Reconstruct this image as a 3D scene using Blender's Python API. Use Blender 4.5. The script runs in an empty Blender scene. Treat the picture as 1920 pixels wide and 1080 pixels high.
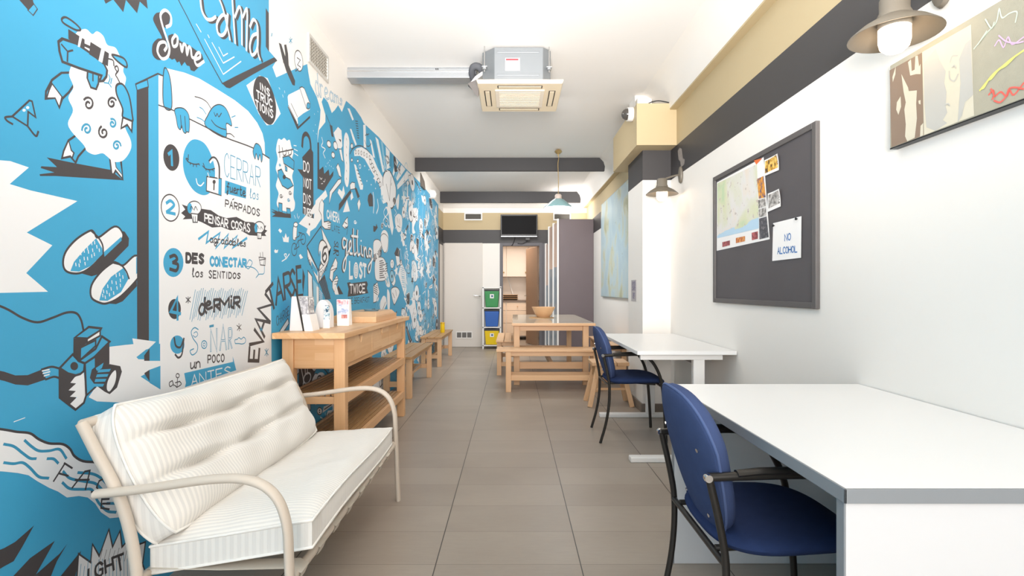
import bpy, bmesh, math, random
from mathutils import Vector, Matrix
PI = math.pi
SC = bpy.context.scene
C = SC.collection
CX, HY, FL, EYE = 961.0, 542.0, 1000.0, 1.14     # vanishing point, focal length (px at 1920) and eye height

# ------------------------------------------------------------------ camera, world, daylight, exposure
cam = bpy.data.cameras.new('camera'); cam_ob = bpy.data.objects.new('camera', cam); C.objects.link(cam_ob)
cam_ob.location = (0, 0, EYE); cam_ob.rotation_euler = (PI/2, 0, 0)
cam.sensor_width = 36; cam.lens = 36*FL/1920
cam.shift_x = -(CX-960)/1920; cam.shift_y = (HY-540)/1920
cam.clip_start = .02
SC.camera = cam_ob
SC.view_settings.view_transform = 'Standard'; SC.view_settings.look = 'None'
SC.view_settings.gamma = 1; SC.view_settings.use_curve_mapping = False
SC.view_settings.exposure = 0.40
try: SC.cycles.use_denoising = True
except Exception: pass
w = bpy.data.worlds.new('sky'); SC.world = w; w.use_nodes = True
w.node_tree.nodes['Background'].inputs[0].default_value = (1, .98, .96, 1)
w.node_tree.nodes['Background'].inputs[1].default_value = 1.0
def area(name, loc, rot, sx, sy, power, col, spread=PI):
    l = bpy.data.lights.new(name, 'AREA'); l.shape = 'RECTANGLE'; l.size = sx; l.size_y = sy
    l.energy = power; l.color = col; l.spread = spread
    o = bpy.data.objects.new(name, l); C.objects.link(o); o.location = loc; o.rotation_euler = rot
    return o
FILL_COL = (1, .955, .92)  # tint shared by the added fill lights
area('shopfront_daylight', (.05, -1.5, 1.7), (PI/2, 0, 0), 2.7, 2.5, 52, (1, .955, .915))
area('added_ceiling_fill', (.05, -.5, 1.5), (PI*.615, 0, 0), 1.0, .8, 66, (1, .945, .9), 1.35)  # added fill behind the camera, aimed up to brighten the ceiling
area('added_fill_behind_conditioner', (.05, 4.95, 2.92), (.45, 0, 0), .5, .3, 14, FILL_COL)  # added fill for the middle of the room, hidden by the conditioner
area('added_fill_behind_beam', (-.05, 7.74, 2.93), (.5, 0, 0), 1.2, .15, 36, (1, .97, .95))  # no fitting here: extra light for the far end, out of sight
area('added_fill_behind_far_beam', (-.05, 10.28, 2.95), (0, 0, 0), 2.3, .1, 3, FILL_COL)  # weak added fill for the back wall, kept out of view
area('added_fill_over_wardrobe', (1.1, 10.0, 2.43), (PI, .5, 0), .4, .6, 10, FILL_COL)  # unseen light added on the wardrobe to lift the far ceiling
area('kitchen_ceiling_light', (.1, 11.2, 2.42), (-.3, 0, 0), .8, .5, 24, (1, .84, .72))

# ------------------------------------------------------------------ materials
def lin(h):
    return tuple(((c/12.92) if c <= .04045 else ((c+.055)/1.055)**2.4) for c in (int(h[i:i+2], 16)/255 for i in (0, 2, 4)))
class NT:
    def __init__(s, name):
        s.m = bpy.data.materials.new(name); s.m.use_nodes = True
        s.t = s.m.node_tree; s.b = s.t.nodes['Principled BSDF']
    def n(s, typ, **kw):
        x = s.t.nodes.new(typ)
        for k, v in kw.items(): setattr(x, k, v)
        return x
    def l(s, a, b): s.t.links.new(a, b)
    def math(s, op, a, b=None, c=None):
        x = s.n('ShaderNodeMath', operation=op)
        for i, v in enumerate((a, b, c)):
            if v is None: continue
            if isinstance(v, (int, float)): x.inputs[i].default_value = v
            else: s.l(v, x.inputs[i])
        return x.outputs[0]
    def mix(s, f, a, b):
        x = s.n('ShaderNodeMix', data_type='RGBA')
        for i, v in ((0, f), (6, a), (7, b)):
            if isinstance(v, (int, float)): x.inputs[i].default_value = v
            elif isinstance(v, tuple): x.inputs[i].default_value = (*v, 1)
            else: s.l(v, x.inputs[i])
        return x.outputs[2]
    def noise(s, scale, detail=3, mapping=None, dist=0):
        co = s.n('ShaderNodeTexCoord').outputs['Object']
        if mapping:
            mp = s.n('ShaderNodeMapping'); mp.inputs['Scale'].default_value = mapping; s.l(co, mp.inputs[0]); co = mp.outputs[0]
        x = s.n('ShaderNodeTexNoise'); x.inputs['Scale'].default_value = scale; x.inputs['Detail'].default_value = detail
        x.inputs['Distortion'].default_value = dist
        s.l(co, x.inputs['Vector']); return x.outputs[0]
    def bump(s, h, st, d=.01):
        x = s.n('ShaderNodeBump'); x.inputs['Strength'].default_value = st; x.inputs['Distance'].default_value = d
        s.l(h, x.inputs['Height']); s.l(x.outputs[0], s.b.inputs['Normal'])
MATS = {}
def paint(name, hexc, rough=.55, var=.04, scale=4, metal=0, bump=0, bscale=200, spec=.4):
    """a plain surface with a little unevenness of tone"""
    if name in MATS: return MATS[name]
    t = NT(name); c = lin(hexc); n = t.noise(scale, 4)
    t.l(t.mix(n, tuple(x*(1-var) for x in c), tuple(min(1, x*(1+var)) for x in c)), t.b.inputs['Base Color'])
    t.b.inputs['Roughness'].default_value = rough; t.b.inputs['Metallic'].default_value = metal
    t.b.inputs['Specular IOR Level'].default_value = spec
    if bump: t.bump(t.noise(bscale, 2), bump, .002)
    MATS[name] = t.m; return t.m
def wood(name, h1, h2, axis='y', rough=.42, var=.25):
    if name in MATS: return MATS[name]
    t = NT(name); a, b = lin(h1), lin(h2)
    s = {'x': (.7, 14, 14), 'y': (14, .7, 14), 'z': (14, 14, .7)}[axis]
    n = t.noise(2.2, 5, s, .8); n2 = t.noise(9, 3, s)
    g = t.n('ShaderNodeNewGeometry').outputs['Random Per Island']
    f = t.math('ADD', t.math('MULTIPLY', n, .75), t.math('MULTIPLY', n2, .35))
    col = t.mix(f, a, b)
    dark = t.mix(1.0, a, tuple(x*(1-var) for x in b))
    t.l(t.mix(t.math('MULTIPLY', g, .55), col, dark), t.b.inputs['Base Color'])
    t.b.inputs['Roughness'].default_value = rough
    t.bump(n2, .08, .002)
    MATS[name] = t.m; return t.m
def block_wood(name, h1, h2, axis='y', bl=.45, bh=.045):
    """edge-glued staves, as on the sideboard"""
    if name in MATS: return MATS[name]
    t = NT(name); a, b = lin(h1), lin(h2)
    co = t.n('ShaderNodeTexCoord').outputs['Object']; sp = t.n('ShaderNodeSeparateXYZ'); t.l(co, sp.inputs[0])
    cb = t.n('ShaderNodeCombineXYZ')
    if axis == 'y': t.l(sp.outputs[1], cb.inputs[0]); t.l(t.math('ADD', sp.outputs[0], sp.outputs[2]), cb.inputs[1])
    else: t.l(sp.outputs[0], cb.inputs[0]); t.l(t.math('ADD', sp.outputs[1], sp.outputs[2]), cb.inputs[1])
    br = t.n('ShaderNodeTexBrick'); t.l(cb.outputs[0], br.inputs['Vector'])
    br.inputs['Scale'].default_value = 1; br.inputs['Brick Width'].default_value = bl; br.inputs['Row Height'].default_value = bh
    br.inputs['Mortar Size'].default_value = 0; br.inputs['Color1'].default_value = (0, 0, 0, 1); br.inputs['Color2'].default_value = (1, 1, 1, 1)
    n = t.noise(5, 4, (14, .8, 14) if axis == 'y' else (.8, 14, 14), .5)
    f = t.math('ADD', t.math('MULTIPLY', br.outputs[0], .6), t.math('MULTIPLY', n, .5))
    t.l(t.mix(f, a, b), t.b.inputs['Base Color']); t.b.inputs['Roughness'].default_value = .4
    MATS[name] = t.m; return t.m
def glow(name, hexc, st):
    t = NT(name); c = lin(hexc)
    t.b.inputs['Base Color'].default_value = (*c, 1); t.b.inputs['Emission Color'].default_value = (*c, 1)
    t.b.inputs['Emission Strength'].default_value = st
    MATS[name] = t.m; return t.m
def glassy(name, hexc, alpha=.35, rough=.1):
    t = NT(name); t.b.inputs['Base Color'].default_value = (*lin(hexc), 1)
    t.b.inputs['Alpha'].default_value = alpha; t.b.inputs['Roughness'].default_value = rough
    MATS[name] = t.m; return t.m
def striped(name, h1, h2, period, axis=1):
    t = NT(name); co = t.n('ShaderNodeTexCoord').outputs['Object']; sp = t.n('ShaderNodeSeparateXYZ'); t.l(co, sp.inputs[0])
    s = t.math('SINE', t.math('MULTIPLY', sp.outputs[axis], 2*PI/period))
    s = t.math('MULTIPLY_ADD', s, 1.6, .5); s = t.math('MINIMUM', t.math('MAXIMUM', s, 0), 1)
    n = t.noise(6, 3); f = t.math('MULTIPLY', s, t.math('ADD', .55, t.math('MULTIPLY', n, .6)))
    t.l(t.mix(f, lin(h1), lin(h2)), t.b.inputs['Base Color'])
    t.b.inputs['Roughness'].default_value = .9; t.b.inputs['Specular IOR Level'].default_value = .15
    t.b.inputs['Sheen Weight'].default_value = .15
    wv = t.noise(35, 3); t.bump(t.math('ADD', t.math('MULTIPLY', s, .35), wv), .25, .004)
    return t.m
def tiles():
    t = NT('grey_floor_tile'); co = t.n('ShaderNodeTexCoord').outputs['Object']
    sp = t.n('ShaderNodeSeparateXYZ'); t.l(co, sp.inputs[0])
    def joint(s, off, step, half):
        f = t.math('FRACT', t.math('DIVIDE', t.math('ADD', s, off+half), step))
        return t.math('LESS_THAN', f, 2*half/step), t.math('FLOOR', t.math('DIVIDE', t.math('ADD', s, off), step))
    jx, ix = joint(sp.outputs[0], .318+6, .6, .0022); jy, iy = joint(sp.outputs[1], 3-.1076, .3, .0011)
    cb = t.n('ShaderNodeCombineXYZ'); t.l(ix, cb.inputs[0]); t.l(iy, cb.inputs[1])
    wn = t.n('ShaderNodeTexWhiteNoise', noise_dimensions='2D'); t.l(cb.outputs[0], wn.inputs['Vector'])
    n = t.noise(1.6, 6, (1, 1.6, 1), .6); n2 = t.noise(14, 5, (1, 5, 1), .4)
    f = t.math('ADD', t.math('MULTIPLY', n, .5), t.math('ADD', t.math('MULTIPLY', n2, .3), t.math('MULTIPLY', wn.outputs[0], .2)))
    col = t.mix(f, lin('83776C'), lin('B0A598'))
    col = t.mix(jy, col, lin('6E655C')); col = t.mix(jx, col, lin('3E3935'))
    t.l(col, t.b.inputs['Base Color'])
    t.l(t.math('MULTIPLY_ADD', n2, .18, .27), t.b.inputs['Roughness'])
    t.b.inputs['Specular IOR Level'].default_value = .45
    return t.m
M_white = paint('white_wall_paint', 'EFEBE5', .6, .02, 1.2, bump=.05, bscale=60)
M_ceil = paint('white_ceiling_paint', 'EEECE9', .7, .02, .8)
M_band = paint('charcoal_band_paint', '403E3F', .5, .05, 2)
M_tan = paint('tan_band_paint', 'BFAD89', .6, .03, 2)
M_greyw = paint('grey_wall_paint', '6E6C70', .6, .04, 2)
M_tile = tiles()
M_skirt = paint('grey_tile_skirting', '7B7168', .4, .06, 5)
M_beam = paint('charcoal_beam_paint', '383739', .5, .08, 3)
M_doorw = paint('white_door_paint', 'D9D3CC', .5, .02, 2)
M_kit = paint('kitchen_wall_paint', 'EADFD2', .6, .02, 2)
M_blue, M_mw, M_mk = paint('mural_blue', '43A2CC', .5, .05, 2), paint('mural_white', 'EAEBED', .55, .02, 2), paint('mural_charcoal', '474345', .5, .06, 3)
M_ml, M_mt = paint('mural_pale_blue', '8CC3DC', .5, .04, 3), paint('mural_teal_line', '3C93B8', .5, .04, 3)
M_pine = {a: wood('pine_'+a, 'EDC7A0', 'D5A678', a) for a in 'xyz'}
M_oil = {a: wood('oiled_pine_'+a, 'D6AE7C', 'AD8050', a) for a in 'xyz'}
M_birch = {a: wood('birch_'+a, 'EEC49A', 'D6A26E', a, var=.12) for a in 'xyz'}
M_stave = {a: block_wood('birch_staves_'+a, 'F0CAA0', 'D29F6C', a) for a in 'xy'}
M_wsat = paint('white_satin', 'E9E7E4', .4, .02, 3)
M_black = paint('black_plastic', '131315', .35, .1, 5)
M_steel = paint('galvanised_steel', 'B2B6BA', .35, .06, 6, metal=.65)
M_case = paint('dull_zinc', '868B8F', .45, .05, 6, metal=.5)
M_chrome = paint('chrome', 'D8D8D8', .15, .02, 3, metal=1)
M_cream = paint('beige_metal_paint', 'CFC2B3', .4, .02, 4)
M_frame = paint('dark_tube_paint', '35322F', .3, .08, 6, metal=.4)
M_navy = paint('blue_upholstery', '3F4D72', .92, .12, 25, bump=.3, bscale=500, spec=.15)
M_navyd = paint('shaded_blue_upholstery', '28365A', .92, .15, 25, bump=.3, bscale=500, spec=.15)  # seat cloth: same blue, with the shade it sits in put into the colour

# ------------------------------------------------------------------ mesh helpers
def cr_pts(p, closed=False, k=6):
    """Catmull-Rom through the points"""
    p = [Vector(q) for q in p]; n = len(p); out = []
    if n < 3: return p
    for i in range(n if closed else n-1):
        a = p[(i-1) % n] if (closed or i > 0) else p[0]*2-p[1]
        b = p[i]; c = p[(i+1) % n]; d = p[(i+2) % n] if (closed or i+2 < n) else p[-1]*2-p[-2]
        for j in range(k):
            t = j/k
            out.append(.5*((2*b)+(c-a)*t+(2*a-5*b+4*c-d)*t*t+(3*b-a-3*c+d)*t**3))
    if not closed: out.append(p[-1])
    return out
class MB:
    def __init__(s): s.v = []; s.f = []; s.mi = []
    def raw(s, vs, fs, mi=0):
        o = len(s.v); s.v += [tuple(v) for v in vs]; s.f += [tuple(i+o for i in f) for f in fs]; s.mi += [mi]*len(fs); return s
    def box(s, x0, x1, y0, y1, z0, z1, mi=0):
        v = [(x, y, z) for z in (z0, z1) for y in (y0, y1) for x in (x0, x1)]
        return s.raw(v, [(0, 2, 3, 1), (4, 5, 7, 6), (0, 1, 5, 4), (2, 6, 7, 3), (0, 4, 6, 2), (1, 3, 7, 5)], mi)
    def hexa(s, b, t, mi=0):
        """b, t: four bottom and four top points in the same turning order"""
        return s.raw(list(b)+list(t), [(3, 2, 1, 0), (4, 5, 6, 7)]+[(i, (i+1) % 4, 4+(i+1) % 4, 4+i) for i in range(4)], mi)
    def bar(s, p0, p1, w, h, up=(0, 0, 1), mi=0):
        p0, p1 = Vector(p0), Vector(p1); d = (p1-p0).normalized(); u = Vector(up)
        if abs(d.dot(u)) > .95: u = Vector((0, 1, 0))
        x = d.cross(u).normalized()*w/2; y = x.cross(d).normalized()*h/2
        return s.hexa([p0-x-y, p0+x-y, p0+x+y, p0-x+y], [p1-x-y, p1+x-y, p1+x+y, p1-x+y], mi)
    def tube(s, pts, r, n=10, mi=0, flat=None, closed=False):
        """r: radius or list; flat=(a,b): elliptic section, a across, b along the path's binormal"""
        p = [Vector(q) for q in pts]; m = len(p)
        tang = []
        for i in range(m):
            a = p[i-1] if (i > 0 or closed) else p[0]; b = p[(i+1) % m] if (i < m-1 or closed) else p[-1]
            tang.append((b-a).normalized())
        u = Vector((0, 0, 1)) if abs(tang[0].z) < .9 else Vector((0, 1, 0))
        nx = tang[0].cross(u).normalized(); vs = []
        for i in range(m):
            t = tang[i]; nx = (nx-t*nx.dot(t)).normalized(); ny = t.cross(nx)
            rr = r[i] if isinstance(r, (list, tuple)) else r
            a, b = (flat if flat else (rr, rr))
            for k in range(n):
                q = 2*PI*k/n; vs.append(p[i]+nx*(a*math.cos(q))+ny*(b*math.sin(q)))
        fs = []
        for i in range(m if closed else m-1):
            j = (i+1) % m
            for k in range(n): fs.append((i*n+k, i*n+(k+1) % n, j*n+(k+1) % n, j*n+k))
        if not closed: fs += [tuple(range(n))[::-1], tuple(range((m-1)*n, m*n))]
        return s.raw(vs, fs, mi)
    def cyl(s, p0, p1, r, n=20, mi=0, r1=None): return s.tube([p0, p1], [r, r if r1 is None else r1], n, mi)
    def lathe(s, prof, c=(0, 0, 0), n=32, mi=0, axis='z'):
        vs = []; fs = []; m = len(prof)
        for r, h in prof:
            for k in range(n):
                q = 2*PI*k/n; a, b = r*math.cos(q), r*math.sin(q)
                v = {'z': (a, b, h), 'x': (h, a, b), 'y': (b, h, a)}[axis]
                vs.append((v[0]+c[0], v[1]+c[1], v[2]+c[2]))
        for i in range(m-1):
            for k in range(n): fs.append((i*n+k, i*n+(k+1) % n, (i+1)*n+(k+1) % n, (i+1)*n+k))
        if prof[0][0] > 1e-6: fs.append(tuple(range(n))[::-1])
        if prof[-1][0] > 1e-6: fs.append(tuple(range((m-1)*n, m*n)))
        return s.raw(vs, fs, mi)
    def prism(s, poly, f, d0, d1, mi=0):
        """poly in 2D; f(u, v, d) gives the 3D point"""
        n = len(poly)
        return s.raw([f(u, v, d0) for u, v in poly]+[f(u, v, d1) for u, v in poly],
                     [tuple(range(n))[::-1], tuple(range(n, 2*n))]+[(i, (i+1) % n, n+(i+1) % n, n+i) for i in range(n)], mi)
    def build(s, name, mats, parent=None, bevel=0, smooth=None, seg=2, sub=0, fix=True):
        me = bpy.data.meshes.new(name); me.from_pydata(s.v, [], s.f)
        for m in (mats if isinstance(mats, (list, tuple)) else [mats]): me.materials.append(m)
        me.polygons.foreach_set('material_index', s.mi)
        if fix:
            bm = bmesh.new(); bm.from_mesh(me); bmesh.ops.recalc_face_normals(bm, faces=bm.faces); bm.to_mesh(me); bm.free()
        if smooth is not None:
            me.polygons.foreach_set('use_smooth', [True]*len(me.polygons)); me.set_sharp_from_angle(angle=math.radians(smooth))
        me.update()
        o = bpy.data.objects.new(name, me); C.objects.link(o)
        if parent: o.parent = parent
        if bevel:
            b = o.modifiers.new('edge', 'BEVEL'); b.width = bevel; b.segments = seg; b.limit_method = 'ANGLE'; b.angle_limit = .7
        if sub:
            b = o.modifiers.new('sub', 'SUBSURF'); b.levels = sub; b.render_levels = sub
        return o
def tag(o, label, cat, group=None):
    o['label'] = label; o['category'] = cat
    if group: o['group'] = group
    return o
def thing(name, label, cat, loc=(0, 0, 0), rz=0, group=None):
    o = bpy.data.objects.new(name, None); C.objects.link(o); o.empty_display_size = .1
    o.location = loc; o.rotation_euler = (0, 0, rz)
    return tag(o, label, cat, group)
def structure(o): o['kind'] = 'structure'; return o
def dup(root, loc, rz, label, group=None):
    r = root.copy(); C.objects.link(r); r.location = loc; r.rotation_euler = (0, 0, rz); r['label'] = label
    if group: r['group'] = group
    for ch in list(root.children):
        c = ch.copy(); C.objects.link(c); c.parent = r
        for g in list(ch.children):
            d = g.copy(); C.objects.link(d); d.parent = c
    return r
def B(name, dims, m, parent=None, bevel=.002, **k):
    return MB().box(*dims).build(name, m, parent, bevel, **k)

# ------------------------------------------------------------------ drawn lettering: strokes in a unit box
FONT = {
 'A': '0,0 .5,1 1,0|.2,.38 .8,.38', 'B': '0,0 0,1|~0,1 .75,.95 .75,.58 0,.52|~0,.52 1,.42 1,.06 0,0', 'C': '~1,.82 .6,1 .08,.75 .08,.25 .6,0 1,.18',
 'D': '0,0 0,1|~0,1 .7,.95 1,.5 .7,.05 0,0', 'E': '1,1 0,1 0,0 1,0|0,.5 .8,.5', 'F': '1,1 0,1 0,0|0,.5 .8,.5',
 'G': '~1,.82 .6,1 .08,.75 .08,.25 .6,0 1,.15|1,.1 1,.48 .6,.48', 'H': '0,0 0,1|1,0 1,1|0,.5 1,.5', 'I': '.5,0 .5,1', 'K': '0,0 0,1|1,1 0,.45 1,0',
 'L': '0,1 0,0 1,0', 'M': '0,0 0,1 .5,.4 1,1 1,0', 'N': '0,0 0,1 1,0 1,1', 'O': '~.5,1 .05,.75 .05,.25 .5,0 .95,.25 .95,.75 .5,1',
 'P': '0,0 0,1|~0,1 .9,.95 .9,.5 0,.45', 'R': '0,0 0,1|~0,1 .9,.95 .9,.55 0,.48|.3,.48 1,0', 'S': '~.95,.85 .5,1 .08,.78 .5,.52 .95,.25 .5,0 .05,.15',
 'T': '0,1 1,1|.5,1 .5,0', 'U': '~0,1 .03,.25 .5,0 .97,.25 1,1', 'V': '0,1 .5,0 1,1', 'W': '0,1 .25,0 .5,.7 .75,0 1,1', 'Y': '0,1 .5,.5 1,1|.5,.5 .5,0',
 'Z': '0,1 1,1 0,0 1,0', 'Ñ': '0,0 0,.8 1,0 1,.8|~.1,.95 .35,1.05 .65,.92 .9,1.03', 'Á': '0,0 .5,.8 1,0|.2,.3 .8,.3|.5,.9 .75,1.08',
 '1': '.15,.75 .6,1 .6,0', '2': '~.05,.75 .5,1 .9,.75 .6,.4 .05,.02|.05,0 1,0', '3': '~.05,.9 .6,1 .9,.75 .4,.53|~.4,.53 1,.4 .8,.02 .05,.08',
 '4': '.7,0 .7,1 0,.3 1,.3', '6': '~.85,.9 .3,.8 .08,.3 .5,0 .9,.25 .6,.52 .15,.35', '!': '.5,1 .5,.3|.5,.08 .5,0', '*': '.5,0 .5,1|.05,.25 .95,.75|.05,.75 .95,.25',
 'a': '~.9,.5 .45,.62 .1,.3 .4,0 .8,.15 .9,.6|~.9,.6 .88,.1 1.1,0', 'b': '~0,1 .02,.1 .5,0 .9,.3 .5,.6 .05,.4', 'c': '~.9,.5 .5,.62 .1,.3 .5,0 .95,.12',
 'd': '~.85,.5 .45,.62 .1,.3 .4,0 .8,.15 .9,1|.88,.2 1.1,0', 'e': '~.05,.3 .6,.35 .85,.5 .5,.64 .1,.35 .4,.02 1.1,.12', 'f': '~.9,.9 .6,1 .45,.6 .45,-.2 .2,-.4 .15,-.1 .6,.1|.1,.55 .8,.55',
 'g': '~.85,.5 .45,.62 .1,.3 .4,.05 .8,.2 .88,.55 .85,-.2 .5,-.45 .2,-.25 .5,-.05 1.1,.1', 'i': '~.5,.6 .48,.1 .9,0|.5,.85 .5,.92', 'l': '~.2,.3 .7,.8 .5,1 .35,.6 .45,.05 .95,.08',
 'm': '0,.6 .02,0|~.02,.4 .25,.6 .45,.45 .45,0|~.45,.4 .7,.62 .92,.45 .95,0', 'n': '.05,.6 .08,0|~.08,.4 .45,.62 .8,.45 .85,0', 'o': '~.5,.62 .1,.35 .3,.02 .8,.08 .9,.45 .5,.62 .8,.6',
 'r': '.1,.6 .15,0|~.15,.35 .4,.6 .85,.58', 's': '~.8,.5 .5,.63 .25,.45 .7,.25 .6,.02 .1,.05', 't': '~.45,1 .4,.15 .65,0 1,.1|.1,.65 .85,.68', 'u': '~.05,.6 .1,.08 .45,.02 .8,.3 .85,.6|~.85,.6 .85,.1 1.1,0',
 'y': '~.1,.6 .2,.2 .6,.15 .85,.6|~.85,.6 .75,-.2 .4,-.4 .1,-.25'}
NARROW = {'I': .35, '!': .35, 'i': .55, 'l': .6, ' ': .6, '1': .7, 'r': .8, 's': .8, 't': .85}
def lettering(text, gap=.3):
    """strokes of a word: lists of (u, v) with u running 0..1 over the whole word"""
    ws = [NARROW.get(c, 1) for c in text]; tot = sum(ws)+gap*(len(text)-1); x = 0; out = []
    for c, wd in zip(text, ws):
        for st in (FONT[c].split('|') if c in FONT else []):
            sm = st[0] == '~'; p = [tuple(map(float, q.split(','))) for q in st.lstrip('~').split()]
            p = [((x+a*wd)/tot, b) for a, b in p]
            out.append([(q[0], q[1]) for q in cr_pts([(*q, 0) for q in p], False, 5)] if sm else p)
        x += wd+gap
    return out
def ribbon(p, w, closed=False):
    """a brush line of width w (number or list) along 2D points: (verts, quads)"""
    q = [p[0]]
    for a in p[1:]:
        if (a[0]-q[-1][0])**2+(a[1]-q[-1][1])**2 > 1e-10: q.append(a)
    p = q; n = len(p)
    if n < 2: return [], []
    vs = []
    for i in range(n):
        a = p[i-1] if (i > 0 or closed) else None; c = p[(i+1) % n] if (i < n-1 or closed) else None; b = p[i]
        d = []
        for s, e in ((a, b), (b, c)):
            if s is not None and e is not None:
                L = math.hypot(e[0]-s[0], e[1]-s[1]) or 1; d.append(((e[0]-s[0])/L, (e[1]-s[1])/L))
        if len(d) == 1: nx, ny = -d[0][1], d[0][0]; k = 1
        else:
            tx, ty = d[0][0]+d[1][0], d[0][1]+d[1][1]; L = math.hypot(tx, ty)
            if L < 1e-4: nx, ny, k = -d[0][1], d[0][0], 1
            else: nx, ny = -ty/L, tx/L; k = min(1.9, 1/max(.3, abs(nx*-d[0][1]+ny*d[0][0])))
        h = (w[i] if isinstance(w, list) else w)/2*k
        ex = [0, 0]
        if not closed and i in (0, n-1):
            sgn = -1 if i == 0 else 1; ex = [d[0][0]*h*.6*sgn, d[0][1]*h*.6*sgn]
        vs += [(b[0]+nx*h+ex[0], b[1]+ny*h+ex[1]), (b[0]-nx*h+ex[0], b[1]-ny*h+ex[1])]
    fs = [(2*i, 2*i+1, (2*i+3) % (2*n), (2*i+2) % (2*n)) for i in range(n if closed else n-1)]
    return vs, fs
# ------------------------------------------------------------------ the room
ZC = 2.975; XL, XR, YB = -1.365, 1.46, 10.5
structure(B('floor', (-1.6, 1.7, -1.6, 12.7, -.1, 0), M_tile, bevel=0))
structure(B('ceiling', (-1.6, 1.7, -1.6, YB+.12, ZC, ZC+.1), M_ceil, bevel=0))
m = MB()
m.box(XR, 1.62, -1.6, YB, 0, 2.145, 0).box(XR, 1.62, -1.6, YB, 2.145, 2.42, 1).box(XR, 1.62, -1.6, YB, 2.42, 2.734, 2)
m.box(1.398, 1.62, -1.6, YB, 2.734, 2.748, 2)
m.prism([(1.62, 2.748), (1.398, 2.748), (1.392, 2.82), (1.37, 2.88), (1.33, 2.93), (1.27, 2.965), (1.22, ZC), (1.62, ZC)], lambda u, v, d: (u, d, v), -1.6, YB, 0)
m.raw([(XR-.001, y, z) for y, z in ((4.71, 2.36), (4.66, 2.375), (4.60, 2.35), (4.57, 2.26), (4.52, 2.24), (4.53, 2.20), (4.62, 2.19), (4.64, 2.25), (4.69, 2.28))], [tuple(range(9))], 3)
structure(m.build('wall_right', [M_white, M_band, M_tan, paint('worn_band_patch', '8C8580', .7, .25, 30)], smooth=35))
m = MB()
m.box(1.2, XR, 4.92, 5.53, 0, 2.145, 0).box(1.2, XR, 4.92, 5.53, 2.145, 2.42, 1)
m.box(1.104, XR-.001, 4.74, 5.84, 2.42, 2.79, 2)
structure(m.build('pillar', [M_white, M_band, M_tan]))
m = MB().box(1.446, XR, -1.6, 4.92, 0, .085).box(1.186, XR, 4.906, 4.92, 0, .085).box(1.186, 1.2, 4.92, 5.53, 0, .085).box(1.446, XR, 5.53, 9.58, 0, .085)
structure(m.build('baseboard_right', M_skirt, bevel=.003))
# back wall: white beside the closed door, grey round the kitchen doorway
m = MB(); y0, y1 = YB, YB+.12
m.box(-1.6, -.25, y0, y1, 0, 2.04, 0).box(-.25, -.19, y0, y1, 0, 2.04, 3).box(.525, 1.62, y0, y1, 0, 2.04, 3).box(-.19, .525, y0, y1, 1.99, 2.04, 3)
m.box(-1.6, 1.62, y0, y1, 2.04, 2.305, 1).box(-1.6, 1.62, y0, y1, 2.305, 2.64, 2).box(-1.6, 1.62, y0, y1, 2.64, ZC, 0)
structure(m.build('wall_back', [M_white, M_band, M_tan, M_greyw]))
m = MB().box(-.25, -.19, YB-.015, YB, 0, 2.05).box(.525, .585, YB-.015, YB, 0, 2.05).box(-.19, .525, YB-.015, YB, 1.99, 2.05)
structure(m.build('trim_1', M_greyw, bevel=.003))
for i, (y, x1) in enumerate(((7.447, 1.285), (10.04, 1.28))):
    z0 = 2.79 if i == 0 else 2.765
    h = ZC-z0
    pr = [(XL, z0), (x1, z0), (x1+.005, z0+h*.35), (x1-.015, z0+h*.7), (x1-.07, ZC), (XL, ZC)]
    structure(MB().prism(pr, lambda u, v, d: (u, d, v), y, y+.05).build('beam_%d' % (i+1), M_beam, bevel=.004))
# doors
d = structure(B('door_1', (-1.335, -.592, YB-.035, YB-.001, .004, 2.045), M_doorw, bevel=.004))
m = MB().box(-1.11, -.785, YB-.045, YB-.034, .17, .31)
g = m.build('vent_grille', M_wsat, d, .002)
m = MB()
for k in range(3): m.box(-1.09+k*.1, -1.005+k*.1, YB-.0465, YB-.0445, .19, .29)
m.build('vent_opening', paint('grille_grey', '6A6866', .6), g)
MB().tube([(-.635, YB-.035, 1.0), (-.635, YB-.08, 1.0), (-.66, YB-.085, 1.005), (-.755, YB-.085, 1.02)], .009).build('door_handle', M_chrome, d, smooth=50)
d = structure(B('door_2', (-.0165, .0165, 0, .70, .01, 1.985), paint('brown_door_veneer', '8F7560', .5, .06, 6), bevel=.003))
d.location = (.505, 10.58, 0); d.rotation_euler = (0, 0, math.radians(17))
MB().tube([(-.017, .64, 1.0), (-.065, .64, 1.0), (-.07, .62, 1.0), (-.07, .52, 1.0)], .009).build('door_handle', M_chrome, d, smooth=50)
# the open kitchen behind the doorway
m = MB().box(-1.1, -1.0, 10.62, 12.7, 0, 2.5).box(1.2, 1.3, 10.62, 12.7, 0, 2.5).box(-1.0, 1.2, 12.55, 12.7, 0, 2.5)
structure(m.build('wall_kitchen', M_kit))
structure(B('ceiling_kitchen', (-1.1, 1.3, 10.62, 12.7, 2.5, 2.6), M_ceil, bevel=0))
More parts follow.
